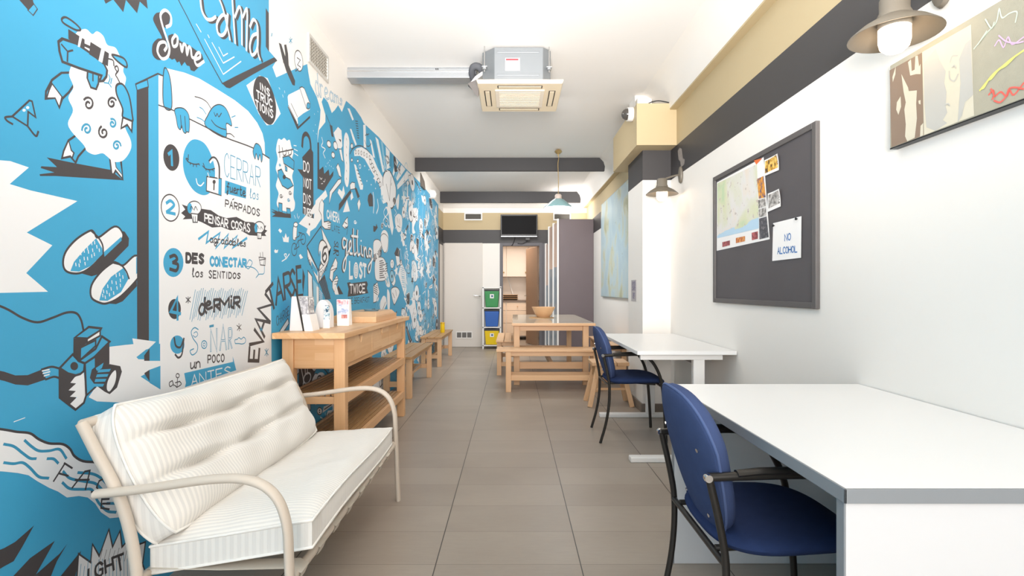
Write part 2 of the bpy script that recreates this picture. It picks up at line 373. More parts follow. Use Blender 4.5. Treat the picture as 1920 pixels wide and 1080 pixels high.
# ------------------------------------------------------------------ left wall with its painted mural
# Every painted shape lies on the wall plane; the numbers are positions on the wall, read with the tracer's scale cr(ox, oy, s).
WM = MB(); CUR = [0, 0, 1]
MC = {'B': 0, 'w': 1, 'k': 2, 'l': 3, 't': 4, 'W': 5}
def cr(ox, oy, s): CUR[:] = [ox, oy, s]
def on_wall(x, y):
    px = CUR[0]+x/CUR[2]; py = CUR[1]+y/CUR[2]; Y = -XL*FL/(CX-px)
    return (Y, EYE+(HY-py)*Y/FL)
def pp(s): return [tuple(map(float, q.split(','))) for q in s.split()] if isinstance(s, str) else s
PLACED = []
def lay(vs):
    a0 = min(v[0] for v in vs); a1 = max(v[0] for v in vs); b0 = min(v[1] for v in vs); b1 = max(v[1] for v in vs)
    n = 1+max([q[4] for q in PLACED if q[0] < a1 and q[1] > a0 and q[2] < b1 and q[3] > b0], default=0)
    PLACED.append((a0, a1, b0, b1, n)); return XL+.0002+n*2.5e-5
def face2(c, vs, fs):
    if not vs: return
    x = lay(vs); WM.raw([(x, a, b) for a, b in vs], fs, MC[c])
def polyw(c, p): face2(c, p, [tuple(range(len(p)))])
def linew(c, p, w, closed=False):
    vs, fs = ribbon(p, w, closed)
    if not vs: return
    x = lay(vs); n = len(vs); WM.raw([(x+2.4e-5*i/n, a, b) for i, (a, b) in enumerate(vs)], fs, MC[c])
def F(c, s, sm=0, st=None, w=2.5):
    p = pp(s)
    if sm: p = [(q[0], q[1]) for q in cr_pts([(*q, 0) for q in p], True, 5)]
    q = [on_wall(*a) for a in p]; polyw(c, q)
    if st: linew(st, q, w*sum(a[0] for a in q)/len(q)/FL, True)
def S(c, s, w=2.5, sm=1, closed=False):
    for part in (s.split('|') if isinstance(s, str) else [s]):
        p = pp(part)
        if sm and len(p) > 2: p = [(q[0], q[1]) for q in cr_pts([(*q, 0) for q in p], closed, 5)]
        q = [on_wall(*a) for a in p]; linew(c, q, [w*a[0]/FL for a in q], closed)
def E(c, x, y, rx, ry, tilt=0, st=None, w=2.5, n=28):
    F(c, [(x+rx*math.cos(a)+tilt*ry*math.sin(a), y+ry*math.sin(a)) for a in (2*PI*k/n for k in range(n))], 0, st, w)
def ring(c, x, y, rx, ry, w=2.5, tilt=0, n=28):
    S(c, [(x+rx*math.cos(a)+tilt*ry*math.sin(a), y+ry*math.sin(a)) for a in (2*PI*k/n for k in range(n))], w, 0, True)
def curl(c, x, y, r, w=2.5, turns=1.6, a0=0, d=1):
    n = int(14*turns)
    S(c, [(x+r*(1-.8*k/n)*math.cos(a0+d*2*PI*turns*k/n), y+1.25*r*(1-.8*k/n)*math.sin(a0+d*2*PI*turns*k/n)) for k in range(n+1)], w, 0)
def T(c, text, quad, w, gap=.3, dx=0, dy=0):
    a = [float(v) for v in quad.split()]
    for st in lettering(text, gap):
        p = []
        for u, v in st:
            v1 = 1-v
            p.append((dx+(a[0]*(1-u)+a[2]*u)*(1-v1)+(a[6]*(1-u)+a[4]*u)*v1, dy+(a[1]*(1-u)+a[3]*u)*(1-v1)+(a[7]*(1-u)+a[5]*u)*v1))
        S(c, p, w, 0)
# wall body: white wall above the painting, the painted area in front
WM.box(-1.6, XL, -1.6, 9.8, 0, ZC, 5)
WM.box(-1.6, XL, 9.8, YB, 0, 2.04, 5).box(-1.6, XL, 9.8, YB, 2.04, 2.305, 6).box(-1.6, XL, 9.8, YB, 2.305, 2.64, 7).box(-1.6, XL, 9.8, YB, 2.64, ZC, 5)
cr(0, 0, 1)
top = '504,-6 504,95 519,112 511,126 518,145 554,129 576,120 578,135 582,158 594,182 601,206 600,224 596,247 595,268 598,244 610,229 610,215 603,191 607,182 615,192 622,212 628,206 634,197 641,210 649,189 666,204 677,220 682,231 710,257 732,284 760,315 777,332 790,345 800,357 812,371 821.7,384'
pl = [on_wall(*q) for q in pp(top)]
polyw('B', [(-1.6, 0), (-1.6, ZC)]+[(on_wall(504, -6)[0], ZC)]+pl+[(9.8, 0)])
# left edge: white burst, dark spikes, slippers
F('w', '-140,290 6,301 19,302 54,314 18,345 57,357 145,377 50,436 98,460 49,512 90,547 6,549 -140,552')
F('k', '185,-30 194,-2 198,7 212,-1 231,23 236,0 257,25 262,3 277,17 274,-8 280,-40')
F('k', '36,0 52,18 63,6 58,-12 30,-12'); F('B', '52,19 62,29 70,17 63,7', 0, 'k', 2)
cr(0, 280, 3.176)
F('k', '470,735 545,756 605,738 765,575 768,530 742,490 700,480')
F('w', '535,485 455,535 392,608 375,680 398,728 470,738 540,702 622,620 722,540 725,490 680,460 585,525 560,495', 1, 'k', 4)
F('B', '572,530 608,590 612,622 540,695 470,728 418,725 440,670 500,600'); F('B', '618,612 722,520 724,543 622,640')
S('k', '545,488 585,525 610,570 615,625', 3.5)
for i, (x, y) in enumerate(((455, 640), (480, 620), (500, 605), (520, 590), (545, 560), (562, 555), (450, 685), (475, 665), (500, 650), (525, 610), (550, 600), (575, 580), (590, 600), (470, 690), (505, 680), (520, 650), (545, 635), (560, 625))):
    S('w', [(x, y-8), (x+2, y+9)], 2, 0)
F('k', '640,918 690,922 730,905 815,815 812,740 850,690 800,760')
F('w', '670,675 600,730 545,808 543,880 590,912 640,916 722,872 830,755 852,690 840,650 800,634 735,690 700,678', 1, 'k', 4)
F('B', '735,705 765,770 720,850 640,902 590,900 610,830 660,760'); F('B', '810,640 840,655 848,690 810,745')
S('k', '675,676 720,690 750,725 768,770', 3.5)
for x, y in ((615, 845), (640, 815), (665, 790), (690, 750), (710, 745), (610, 870), (635, 850), (660, 830), (690, 795), (715, 780), (730, 760), (625, 880), (650, 865), (675, 855), (695, 825), (715, 810)):
    S('w', [(x, y-8), (x+2, y+9)], 2, 0)
# the sheep with sunglasses
cr(0, 0, 3)
F('k', '262,885 430,920 620,955 692,1014 310,990 225,990 222,980 305,970 228,945 232,935 320,940')
F('B', '440,752 385,790 358,850 348,890 372,885 395,880 425,915 440,880 500,812', 0, 'k', 4)
F('w', '385,790 358,850 350,888 395,878 405,890 415,860 400,845', 0, 'k', 3)
F('w', '617,890 628,980 640,980 650,960 690,1008 680,895', 0, 'k', 4); F('B', '645,895 676,905 688,985 652,940', 0, 'k', 2)
F('B', '400,408 345,410 292,450 258,515 256,555 310,550 333,605 350,555 388,518 420,470', 0, 'k', 4)
F('w', '292,470 348,545 333,602 310,552 262,552 276,505', 0, 'k', 3)
F('w', '425,190 480,163 518,192 545,176 580,202 603,252 648,268 672,310 700,345 692,400 708,440 700,500 718,590 700,700 735,790 733,845 692,902 640,910 602,880 575,862 530,870 488,850 470,815 402,740 382,690 410,620 384,550 412,490 388,420 402,360 410,280', 1)
F('B', '348,105 372,98 420,130 452,165 430,170 385,148 352,125', 1, 'k', 4)
F('B', '630,308 690,325 712,355 708,378 660,345', 1, 'k', 4)
F('B', '492,400 490,440 510,492 540,502 553,470 555,412', 0, 'k', 4); S('k', '522,408 522,455', 3)
F('B', '350,218 430,245 510,300 585,360 602,395 598,430 580,455 560,458 570,425 440,382 350,347 334,290 328,235', 0, 'k', 5)
S('k', '345,250 380,290 378,345', 3.5, 0); S('k', '380,290 408,283', 3.5, 0)
F('k', '383,163 475,222 475,272 448,266 384,218'); F('k', '508,235 612,300 606,374 548,336 500,305'); S('k', '472,252 508,268', 6, 0); S('k', '608,330 635,340 640,370', 3)
F('w', '446,203 462,208 448,266 436,262'); F('w', '570,268 588,284 574,354 553,342')
S('t', '610,420 618,440 610,465|628,440 622,470|585,465 610,470 625,490', 2.5)
S('k', '655,400 645,380 658,372 665,395 650,420 660,440 675,470', 3)
F('B', '655,480 690,475 725,540 742,640 742,682 690,660 688,610 655,530', 1, 'k', 4); F('w', '690,660 743,682 740,740 715,702 680,722', 0, 'k', 4)
for c, x, y, r, a, dd in (('k', 497, 585, 32, -2.5, 1), ('k', 628, 580, 27, -.5, -1), ('k', 582, 745, 30, -2, -1), ('t', 488, 728, 28, 3, 1), ('t', 632, 695, 22, -2, 1), ('t', 655, 820, 24, 0, -1)): curl(c, x, y, r, 4, 1.3, a, dd)
F('B', '68,655 165,565 180,570 200,660 158,628 155,710', 0, 'k', 3.5); S('k', '75,655 30,660 40,680 70,698|155,710 200,765 215,740', 4)
E('w', 135, 620, 9, 8); E('w', 155, 605, 9, 8)
# the tall book frame and the white page with the instructions
cr(0, 0, 1)
F('k', '256,170 278,163 279,646 257,644'); F('B', '254,158 276,149 278,163 257,170', 0, 'k', 2.5)
S('k', '254,158 296,138 310,145', 3, 0)
F('w', '297,141 297,210 312,190 310,145')
F('w', '308,127 320,130 345,136 373,147 405,166 440,188 465,208 482,230 492,250 496,268 497,300 300,240')
F('w', '297,197 327,208 353,222 383,237 423,258 473,277 505,297 507,440 509,690 509,800 300,800 298,640')
F('B', '308,128 316,137 321,165 321,204 307,199 305,160', 1, 'k', 2.5)
F('B', '385,236 390,215 400,200 412,196 423,203 431,220 434,236 424,232 422,258', 1, 'k', 2)
S('k', '297,197 327,208 353,222 383,237 423,258 473,277 505,297', 2.5)
S('k', '365,181 378,185 388,192 395,203|401,211 404,218 407,213 410,219 415,212|396,225 403,234 413,240 423,243|424,251 432,251 439,257', 2)
S('t', '374,201 380,205 386,214|369,220 378,224 385,230|434,220 441,217|440,239 446,239', 2)
F('B', '327,206 335,202 345,204 353,214 355,230 354,247 350,247 347,250 343,246 340,235 338,243 333,238 330,222', 1, 'k', 2)
S('k', '338,216 340,240|346,218 348,246', 2); F('B', '474,285 477,273 481,269 488,275 492,290 490,304 487,290 484,300 480,288 478,298', 1, 'k', 2)
# 1 CERRAR fuerte los PÁRPADOS
cr(270, 240, 4.156)
E('k', 212, 230, 62, 104, .08); T('B', '1', '180 175 235 190 235 295 190 280', 6.5)
F('B', '400,88 470,120 522,210 552,330 540,450 505,510 450,522 380,480 322,380 302,280 312,180 350,110', 1)
S('k', '325,240 345,265 390,282 428,280|345,208 340,255|362,270 358,285|385,280 382,300|405,282 408,302|425,278 432,290|328,235 345,245', 2.2)
S('k', '455,295 480,318 515,325 550,315|460,275 470,305|480,316 482,330|505,322 512,345|530,320 540,335', 2.2); S('w', '405,395 415,435 440,450 465,425', 2.5)
F('w', '488,378 602,396 600,526 485,490', 0, 'k', 2.5); F('B', '580,395 602,398 600,524 578,516'); S('k', '510,262 535,236 562,248 582,300 583,385', 7); S('w', '513,268 536,245 558,256 574,305 575,388', 4)
E('k', 545, 420, 12, 16); S('k', '545,425 543,480', 4, 0); S('w', '495,350 505,380', 2)
T('t', 'CERRAR', '625 190 905 312 905 460 625 375', 2, .35)
F('B', '632,408 796,462 793,550 628,508'); T('k', 'fuerte', '642 425 790 470 790 535 642 490', 2.6, .15); T('t', 'los', '822 470 895 490 895 560 822 545', 1.8, .2)
T('k', 'PARPADOS', '634 560 902 636 900 688 632 612', 2.6, .4); S('k', '688,560 700,552', 2, 0)
# 2 PENSAR COSAS agradables
E('w', 203, 622, 70, 104, .06, 'k', 2.5); T('B', '2', '170 560 240 575 240 670 172 655', 6)
F('k', '293,595 330,608 450,630 520,640 580,682 640,702 720,693 790,730 850,735 905,762 950,760 940,790 960,800 940,822 952,842 880,840 820,836 740,792 670,797 600,770 530,776 450,735 380,708 300,712 320,690 288,662 320,635')
T('w', 'PENSAR', '472 668 652 715 652 778 472 725', 3.2, .3); T('w', 'COSAS', '680 722 825 748 825 812 680 778', 3.2, .3)
E('w', 390, 625, 55, 55, 0, 'k', 2); F('w', '365,665 418,672 415,735 380,735', 0, 'k', 2); E('B', 355, 625, 18, 40); S('k', '358,635 368,610 382,635|390,640 400,612 415,640|382,690 385,728|398,690 400,730', 1.8)
E('w', 897, 775, 40, 46, 0, 'k', 2); F('w', '880,815 915,818 912,862 885,862', 0, 'k', 2); E('B', 872, 780, 12, 35); S('k', '877,785 884,762 895,785|905,790 912,770 922,790|893,830 894,858', 1.5)
S('B', '425,865 500,808 485,895 590,818 560,935 655,828 625,935 725,840 690,935 800,858', 5, 0); T('k', 'agradables', '510 835 795 875 795 925 510 890', 2.4, .12)
# 3 DES CONECTAR los SENTIDOS
cr(270, 440, 3.6)
E('B', 197, 188, 68, 98); T('k', '3', '172 140 228 140 228 245 172 240', 6.5)
T('k', 'DES', '285 128 402 136 400 192 285 184', 6.2, .45); T('B', 'CONECTAR', '447 150 688 170 688 218 447 208', 5.2, .4)
S('t', '690,205 710,170 730,190 705,230 690,215 740,225 772,262 755,290 775,268 808,262 812,215', 1.8); F('w', '775,152 820,158 816,208 784,204', 0, 'k', 1.8); S('k', '785,150 783,122|802,150 800,118|778,172 818,165|812,160 808,205', 1.6)
T('k', 'los', '322 225 400 235 400 285 322 285', 2.6, .15); T('k', 'SENTIDOS', '437 242 650 262 648 296 437 292', 2.7, .5)
# 4 dormir y SOÑAR un POCO ANTES
E('k', 205, 502, 43, 68); T('B', '4', '175 425 245 425 245 580 180 560', 6); S('k', '282,425 312,455|312,422 282,458|297,420 297,462', 2, 0)
for i in range(27): x = 318+i*13.5; S('t', [(x+28, 372+12*math.sin(i*1.3)), (x-10, 572+16*math.sin(i*1.7)-i*1.2)], 1.5, 0)
for ch, q in (('d', '365 430 415 425 415 530 365 545'), ('e', '410 425 455 420 455 500 410 505'), ('R', '472 440 510 436 510 505 472 520'), ('M', '512 435 572 428 572 490 512 510'), ('i', '575 410 600 405 600 490 575 495'), ('R', '605 425 645 420 645 490 605 498')): T('k', ch, q, 5.6)
E('B', 224, 742, 48, 62); T('k', 'y', '190 640 285 650 275 780 200 775', 4)
S('t', '365,640 340,628 318,655 330,700 360,745 355,790 325,812 310,785 335,770', 2.2); S('t', '335,665 352,655 362,675 345,692 330,680', 1.6); ring('t', 405, 742, 18, 26, 2.2); ring('t', 405, 742, 7, 11, 1.6)
T('t', 'N', '450 640 490 635 490 785 450 788', 4.2); T('w', 'N', '450 640 490 635 490 785 450 788', 1.6); F('t', '440,612 470,605 470,622 440,628')
T('t', 'A', '512 615 555 610 555 775 512 780', 4.2); T('w', 'A', '512 615 555 610 555 775 512 780', 1.6); T('t', 'R', '570 635 592 630 592 765 570 770', 4.2); T('w', 'R', '570 635 592 630 592 765 570 770', 1.6)
S('k', '626,612 655,640|655,608 628,645|640,600 642,650', 1.8, 0); S('t', '615,735 612,712 630,705 640,695 655,705 672,692 685,708 680,730 660,738 640,735 615,735', 1.8)
T('k', 'un', '312 838 382 830 382 895 312 905', 3, .1); T('k', 'POCO', '430 815 540 806 540 856 430 866', 2.9, .5)
F('B', '270,935 600,858 598,820 622,915 275,1030 282,1000'); T('w', 'ANTES', '318 950 582 888 588 950 318 1025', 2.3, .3); S('k', '190,985 170,1000 175,1025 195,1010 190,985 200,1020|225,965 222,1030|210,1000 240,990|222,1030 250,1010 240,990|222,1032 205,1015', 2); ring('k', 226, 952, 11, 14, 2)
# LEVANTARSE running off the page on to the blue
for ch, q in (('E', '706 850 712 762 778 772 772 852'), ('V', '712 742 745 640 820 690 788 752'), ('A', '745 610 762 535 850 592 812 690'), ('N', '770 500 818 400 868 470 850 590')): T('k', ch, q, 7)
cr(480, 340, 3.6)
for ch, q in (('T', '66 745 112 690 140 845 100 868'), ('A', '135 665 165 645 185 800 135 832'), ('R', '184 630 228 610 240 778 196 795'), ('S', '228 605 262 595 262 768 226 780'), ('E', '272 580 302 575 316 770 280 775')): T('k', ch, q, 7)
F('k', '315,588 330,640 318,765 312,700'); T('k', 'CHARGE', '135 915 222 842 225 898 140 978', 1.5, .3)
F('w', '160,1010 215,925 222,960 170,1040', 0, 'k', 2); S('k', '487,800 500,880|495,830 470,860', 1.5)
S('t', '28,985 40,1010|40,982 28,1012|24,998 44,998', 1.4, 0)
cr(270, 440, 3.6); S('t', '815,775 838,812|838,772 815,815|825,768 828,820', 1.8, 0)
# Some (with its heavy shadow) and the bed board lettered Cama
cr(240, 0, 3)
some = ['215,152 240,135 238,85 208,57 182,85 195,150 215,210 232,270 222,318 190,330 165,290 175,245 205,237 217,262 205,284', '266,197 248,225 254,260 274,252 278,212 264,197', '294,248 302,288 312,250 325,258 331,304 341,266 352,272 358,318 370,326', '374,336 404,322 402,297 386,303 374,338 390,368 426,345']
F('k', '180,68 208,52 238,80 222,150 195,160 215,230 228,290 205,330 165,336 137,305 138,250 165,218 190,212 155,145 140,105 156,75', 1)
F('k', '225,200 250,190 275,215 300,235 345,255 385,285 415,305 428,350 395,380 372,402 352,395 345,372 330,368 318,348 300,372 288,345 275,352 262,330 246,336 228,322')
for s in some: S('w', s, 5.5)
S('k', '262,-40 330,90 430,290 530,470', 2.5, 0)
F('k', '527,468 600,430 822,322 840,342 700,420 572,497 552,492'); F('k', '775,45 792,75 793,292 775,262')
cama = [('405,-10 415,60 440,105 468,110 492,95', 6), ('555,95 530,85 500,130 505,185 530,198 552,165 560,80', 6), ('500,-30 530,40 560,160 572,222', 5), ('585,-10 592,100 602,242|600,95 625,38 638,90 640,250|645,95 668,50 668,150 665,282', 5.5), ('722,190 698,205 684,262 698,310 726,270 728,150 705,110 685,150', 6), ('726,150 730,290 742,335', 5)]
for s, wd in cama: S('k', '|'.join(' '.join('%g,%g' % (x+12, y+9) for x, y in pp(q)) for q in s.split('|')), wd+2)
for s, wd in cama: S('w', s, wd)
S('w', '430,220 535,418 635,345|472,240 535,355 597,320|510,265 535,315 560,300|383,135 410,180|448,196 456,212', 2, 0)
# INSTRUCTIONS
F('w', '665,480 740,425 785,440 858,640 815,700 780,705 735,640')
F('k', '740,428 778,445 815,520 832,600 826,670 800,702 762,678 720,600 703,520 714,452', 1)
T('w', 'INS', '740 465 795 505 797 545 742 500', 3.1, .45); T('w', 'TRUC', '722 508 810 562 810 606 724 550', 3.1, .4); T('w', 'TIONS', '716 562 815 622 815 665 718 606', 3.1, .4)
# knife and fork, speech bubble, book, small sheep
F('k', '848,240 862,248 885,320 940,455 938,482 925,478 890,400 868,330'); F('k', '878,252 890,250 900,300 905,385 885,360 884,300'); S('k', '875,345 905,400', 6)
cr(480, 40, 3.375)
E('w', 270, 250, 26, 66, .1, 'k', 2); T('k', 'Z', '260 230 280 245 282 290 262 275', 2.2); S('k', '250,295 250,315 268,300', 1.8)
S('t', '210,110 228,135|228,110 210,135|218,100 220,142', 1.8, 0); S('t', '95,75 104,95|104,75 95,95', 1.6, 0)
S('w', '145,420 150,430|180,440 182,452|168,465 172,480', 1.6, 0)
F('k', '200,540 262,686 342,612 340,555'); F('w', '200,478 205,465 285,425 342,520 340,560 262,650 205,540'); F('B', '262,612 300,582 342,558 342,596 268,665'); S('k', '205,532 258,640|222,520 262,605', 1.6, 0)
F('w', '276,420 292,414 306,425 342,520 330,556 318,548', 0, 'k', 1.8); E('B', 331, 535, 11, 20, 0, 'k', 1.6)
F('w', '140,745 160,750 178,738 195,755 212,750 222,790 236,830 228,870 240,930 228,980 238,1040 236,1110 246,1150 238,1195 205,1205 150,1190 130,1150 142,1090 125,1040 138,980 124,930 136,870 126,810', 1)
F('B', '168,860 205,850 240,885 238,940 215,925 175,900', 0, 'k', 2); F('B', '182,912 196,925 196,950 185,945', 0, 'k', 1.6); S('k', '145,785 150,860|140,830 235,810|165,800 172,845 188,842 190,812|200,815 208,845 222,838 225,808', 2.2)
F('B', '138,945 160,935 185,985 215,1000 235,1040 200,1062 165,1040 140,985', 0, 'k', 2); E('k', 178, 985, 10, 14)
for c, x, y, r in (('k', 158, 1105, 11), ('k', 215, 1085, 11), ('t', 205, 1130, 9), ('t', 150, 908, 7)): curl(c, x, y, r, 1.5)
S('w', '238,785 255,788|240,808 262,820|242,835 265,850', 1.6, 0)
cr(480, 340, 3.6)
F('k', '100,185 150,205 235,225 235,248 105,238 130,222 103,205 130,205'); F('B', '152,145 176,150 176,212 152,205', 0, 'k', 1.8); F('B', '205,180 230,185 232,222 208,220', 0, 'k', 1.8)
# DO NOT DISTURB door hanger
cr(480, 40, 3.375)
S('k', '292,790 298,730 318,712 338,740 346,800 342,880', 8.5); F('k', '296,890 292,860 345,800 362,830 364,1255 295,1215'); F('k', '262,935 300,940 300,990 285,970')
T('w', 'DO', '300 885 336 895 336 958 300 945', 2.7, .35); T('w', 'NOT', '302 990 350 1005 350 1065 302 1045', 2.6, .35); T('w', 'DIS', '300 1090 346 1105 346 1165 300 1145', 2.6, .45); T('w', 'TURB', '300 1178 350 1192 350 1236 302 1222', 2.4, .35)
# burst, cyclist, crowns
cr(480, 340, 3.6)
F('w', '288,285 335,230 390,252 402,130 440,92 470,58 482,100 430,152 442,250 402,312 365,338 362,372 340,345 348,320')
E('k', 360, 290, 4, 8); E('k', 400, 190, 4, 8)
F('w', '250,320 258,300 275,305 275,345 270,390 250,390', 1, 'k', 1.6); E('w', 268, 292, 14, 16, 0, 'k', 1.6); ring('k', 258, 460, 18, 42, 1.8); ring('k', 318, 390, 16, 36, 1.8); S('k', '262,385 290,370 300,345|258,460 285,400 318,390|285,400 290,440 262,460|288,345 310,350', 1.7, 0)
S('w', '258,230 266,250|278,218 280,245|292,235 286,252', 1.4, 0)
F('w', '178,370 190,385 200,350 210,380 222,372 220,412 185,408'); F('w', '150,330 160,318 176,335 165,350'); F('w', '122,470 130,458 138,466 150,460 145,482 128,484'); F('w', '290,500 300,490 318,515 300,525'); S('w', '175,540 200,520 190,495 205,492 200,525 225,490', 2)
# camera on its strap
cr(0, 540, 3.857)
F('w', '640,790 690,715 690,560 790,425 900,412 1125,390 985,500 1000,515 1157,520 1165,560 1015,640 1160,735 1160,800 900,830 700,820')
S('k', '-200,60 30,143 160,215 270,248 380,215 480,178 550,182 585,230 602,300', 4.5)
F('k', '-200,560 30,605 110,632 200,630 300,590 335,660 200,705 110,698 30,672 -200,620'); S('k', '300,590 370,570 430,582|330,662 390,642 435,655', 4); S('w', '305,600 355,590|310,618 360,605|318,636 355,625', 2.5, 0)
F('k', '430,585 545,635 550,880 500,850 430,792'); F('w', '605,612 622,770 602,832 545,872 500,846 555,790 505,786 548,745 495,740 550,690 508,686 540,645', 0)
F('B', '430,580 525,480 570,528 612,545 606,600 580,622 545,632 490,618', 0, 'k', 4.5); E('k', 536, 565, 28, 30)
F('k', '690,490 790,395 790,548 720,580 690,620'); F('B', '612,545 690,495 690,715 622,778', 0, 'k', 4); F('B', '570,528 600,505 690,440 735,350 792,388 680,500 612,545', 0, 'k', 4.5)
F('B', '580,432 690,378 690,418 578,520', 0, 'k', 3.5); F('k', '530,365 632,365 622,402 582,430 574,522 528,490'); F('B', '540,358 640,282 730,292 722,308 630,366', 0, 'k', 4.5); F('w', '628,368 722,306 722,345 628,396', 0, 'k', 3.5)
F('k', '648,650 662,590 700,560 790,550 868,565 880,605 845,720 792,768 755,750 680,695'); F('B', '690,580 748,540 735,580 700,600')
for k in range(4): F('B', [(712-12*k, 590+34*k), (800-16*k, 585+36*k), (790-16*k, 605+36*k), (702-10*k, 612+34*k)])
F('w', '835,590 842,640 828,700 792,752 768,735 772,680 800,620', 1, 'k', 2.5)
S('k', '430,585 430,792 545,880 605,830 622,775 612,545', 4.5, 0)
S('w', '100,968 180,938', 1.5, 0)
cr(270, 440, 3.6); F('k', '0,815 36,768 36,852 0,852'); F('B', '36,768 108,735 108,852 36,852'); F('w', '-80,700 80,722 30,770 -60,800'); F('k', '0,935 36,912 36,990'); F('B', '36,912 110,885 110,1045 36,1000')
# FASE ribbon, dark spikes, burst
cr(0, 780, 3.6)
F('w', '-200,60 25,90 110,105 200,115 260,155 330,185 420,190 470,222 500,270 560,305 660,315 700,350 740,412 800,475 1000,600 1000,720 880,690 820,682 740,690 680,650 640,590 590,550 530,540 450,550 390,510 330,485 250,440 190,400 120,385 25,375 -200,360')
S('k', '-200,62 25,92 110,107 200,117 260,157 330,185 420,190 470,222 500,270 560,305 660,315 700,350 740,412 800,475', 4.5)
S('t', '25,190 90,205 150,250 200,285 240,288|165,165 210,205 260,235 330,235 400,225 445,285|25,315 90,322 150,315 200,350 260,410 325,420|318,288 360,290 390,318|425,375 470,420 560,440 640,455 690,500|420,450 470,490 560,495 620,500 660,580 720,640 780,650|525,382 620,390 680,420 740,480|720,590 780,590|790,545 840,550', 5)
S('k', '360,440 435,322|432,318 485,352|398,388 458,404|485,485 570,375 605,368 575,495|505,432 600,430|705,420 668,438 650,480 668,505 615,512|735,560 685,562 680,620 735,630|690,592 740,590|790,610 860,585|850,590 830,635', 3.5, 0)
F('k', '-150,960 25,892 100,850 228,738 150,880 90,980 25,1015 -150,1120'); F('k', '60,1110 200,960 368,842 240,1070 400,930 452,862 382,980 330,1110'); F('k', '400,1090 545,910 500,1110')
F('w', '515,1110 528,930 610,988 622,865 668,945 733,765 758,885 808,775 822,885 905,785 900,880 980,850 960,1000 1000,1110', 0, 'k', 3.5)
for k in range(16): S('t', [(545+k*24, 1000+20*math.sin(k*2)-k*4), (535+k*25, 1090)], 1.2, 0)
for k in range(8): S('k', [(690+k*28, 900+18*math.sin(k*3)), (670+k*28, 980)], 1, 0)
for ch, q in (('I', '580 1040 610 1030 610 1110 580 1120'), ('G', '640 1000 690 985 690 1075 640 1090'), ('H', '705 975 755 955 765 1040 712 1060'), ('T', '765 955 830 930 835 1030 790 1050')): T('k', ch, q, 5)
S('w', '595,92 610,95|598,158 625,140', 2.5, 0)
cr(480, 40, 3.375)
T('t', 'dreams', '362 308 550 480 548 530 378 470', 3.4, .2); T('w', 'dreams', '362 308 550 480 548 530 378 470', 1.3, .2)
# the middle of the wall: giant 6, stairs, arm, CAMERA, getting LOST TWICE
cr(560, 370, 5.4)
F('w', '225,300 328,510 210,700 205,860 290,680', 0, 'k', 1.8); F('B', '82,495 225,295 250,440 215,680 200,740', 0, 'k', 2.5)
E('w', 252, 565, 50, 132, .1, 'k', 2.5); T('k', '6', '235 490 292 480 285 650 235 660', 5); E('B', 215, 600, 9, 60)
F('w', '85,515 200,760 200,880 90,610', 0, 'k', 1.8); F('B', '128,640 190,745 190,800 128,720'); T('k', 'IOU', '95 600 140 690 138 730 92 650', 1.3, .3)
F('w', '205,745 300,640 212,855', 0, 'k', 1.5); T('k', 'DNO', '215 760 290 680 285 730 215 810', 1.4, .4)
F('w', '92,740 135,800 150,1100 98,1100', 0, 'k', 2); F('l', '145,830 200,900 205,1100 152,1100'); F('w', '180,900 206,915 206,1100 182,1100'); S('k', '135,800 140,1100|200,890 206,1100', 2, 0)
F('k', '205,860 260,780 325,1030 270,1035'); 
for k in range(7): S('t', [(215+k*13, 850-k*6), (255+k*11, 1030)], 1.2, 0)
for k in range(6): S('w', [(212, 940+k*20), (240, 980+k*22)], 1, 0)
F('w', '320,730 372,610 392,660 385,720 350,760 340,860 310,820', 0, 'k', 1.8); S('k', '335,700 350,690|325,740 385,715', 1.5); F('w', '340,860 385,790 400,830 360,960 340,920', 0, 'k', 1.6); S('k', '360,830 395,820|362,855 396,848|362,880 394,875', 1.2, 0); F('k', '365,985 400,890 450,980'); F('w', '360,960 380,890 405,985 370,985')
F('w', '205,130 215,50 235,20 255,60 250,160 255,250 300,240 325,255 320,325 265,320 235,290 230,180', 0, 'k', 1.8); S('k', '290,262 318,258|295,285 322,282|295,305 318,310', 1.4)
T('w', 'CAMERA', '285 130 412 165 412 260 285 210', 3, .25); T('k', 'LATE', '335 275 415 305 415 362 335 335', 1.4, .35)
T('k', 'SUR', '400 455 405 590 350 575 362 440', 2.2, .3)
for dx, dy, c, wd in ((-9, 6, 'k', 5.5), (-4, 3, 'k', 5.5), (0, 0, 'w', 4.4)):
    def q(s): return '|'.join(' '.join('%g,%g' % (x+dx, y+dy) for x, y in pp(z)) for z in s.split('|'))
    S(c, q('478,425 455,415 445,460 455,510 480,490 490,430|488,430 482,560 478,680 462,745 448,710 460,640 500,570|495,560 530,500 528,440 512,470 518,560 545,570|555,320 552,450 562,575 585,560|535,390 600,400|598,335 592,470 602,580 622,570|632,490 636,570 650,590|660,500 662,600|662,540 680,510 690,590 705,600|735,530 715,520 708,570 725,600 742,540 740,640 725,740 708,755 705,700 755,620'), wd)
E(c, 632, 440, 6, 9)
T('w', 'L', '515 655 545 668 545 812 515 815', 7); E('w', 580, 740, 24, 84); ring('t', 580, 740, 16, 62, 1.2); ring('t', 580, 740, 9, 38, 1.2); ring('t', 580, 740, 3, 14, 1); T('w', 'ST', '615 665 682 690 682 800 615 810', 7, .35)
F('k', '490,865 520,858 530,870 690,850 700,880 690,920 705,970 560,1000 495,1005 505,930'); T('w', 'TWICE', '518 885 672 880 672 962 518 970', 3.3, .3)
T('k', 'ONE BREAKFAST', '500 1020 715 1010 715 1060 500 1080', 1.4, .35)
F('w', '440,290 470,230 495,200 500,290 470,320', 0, 'k', 1.6); S('k', '465,250 490,270|470,300 495,310|495,320 485,380', 1.8); curl('w', 572, 250, 16, 1.6)
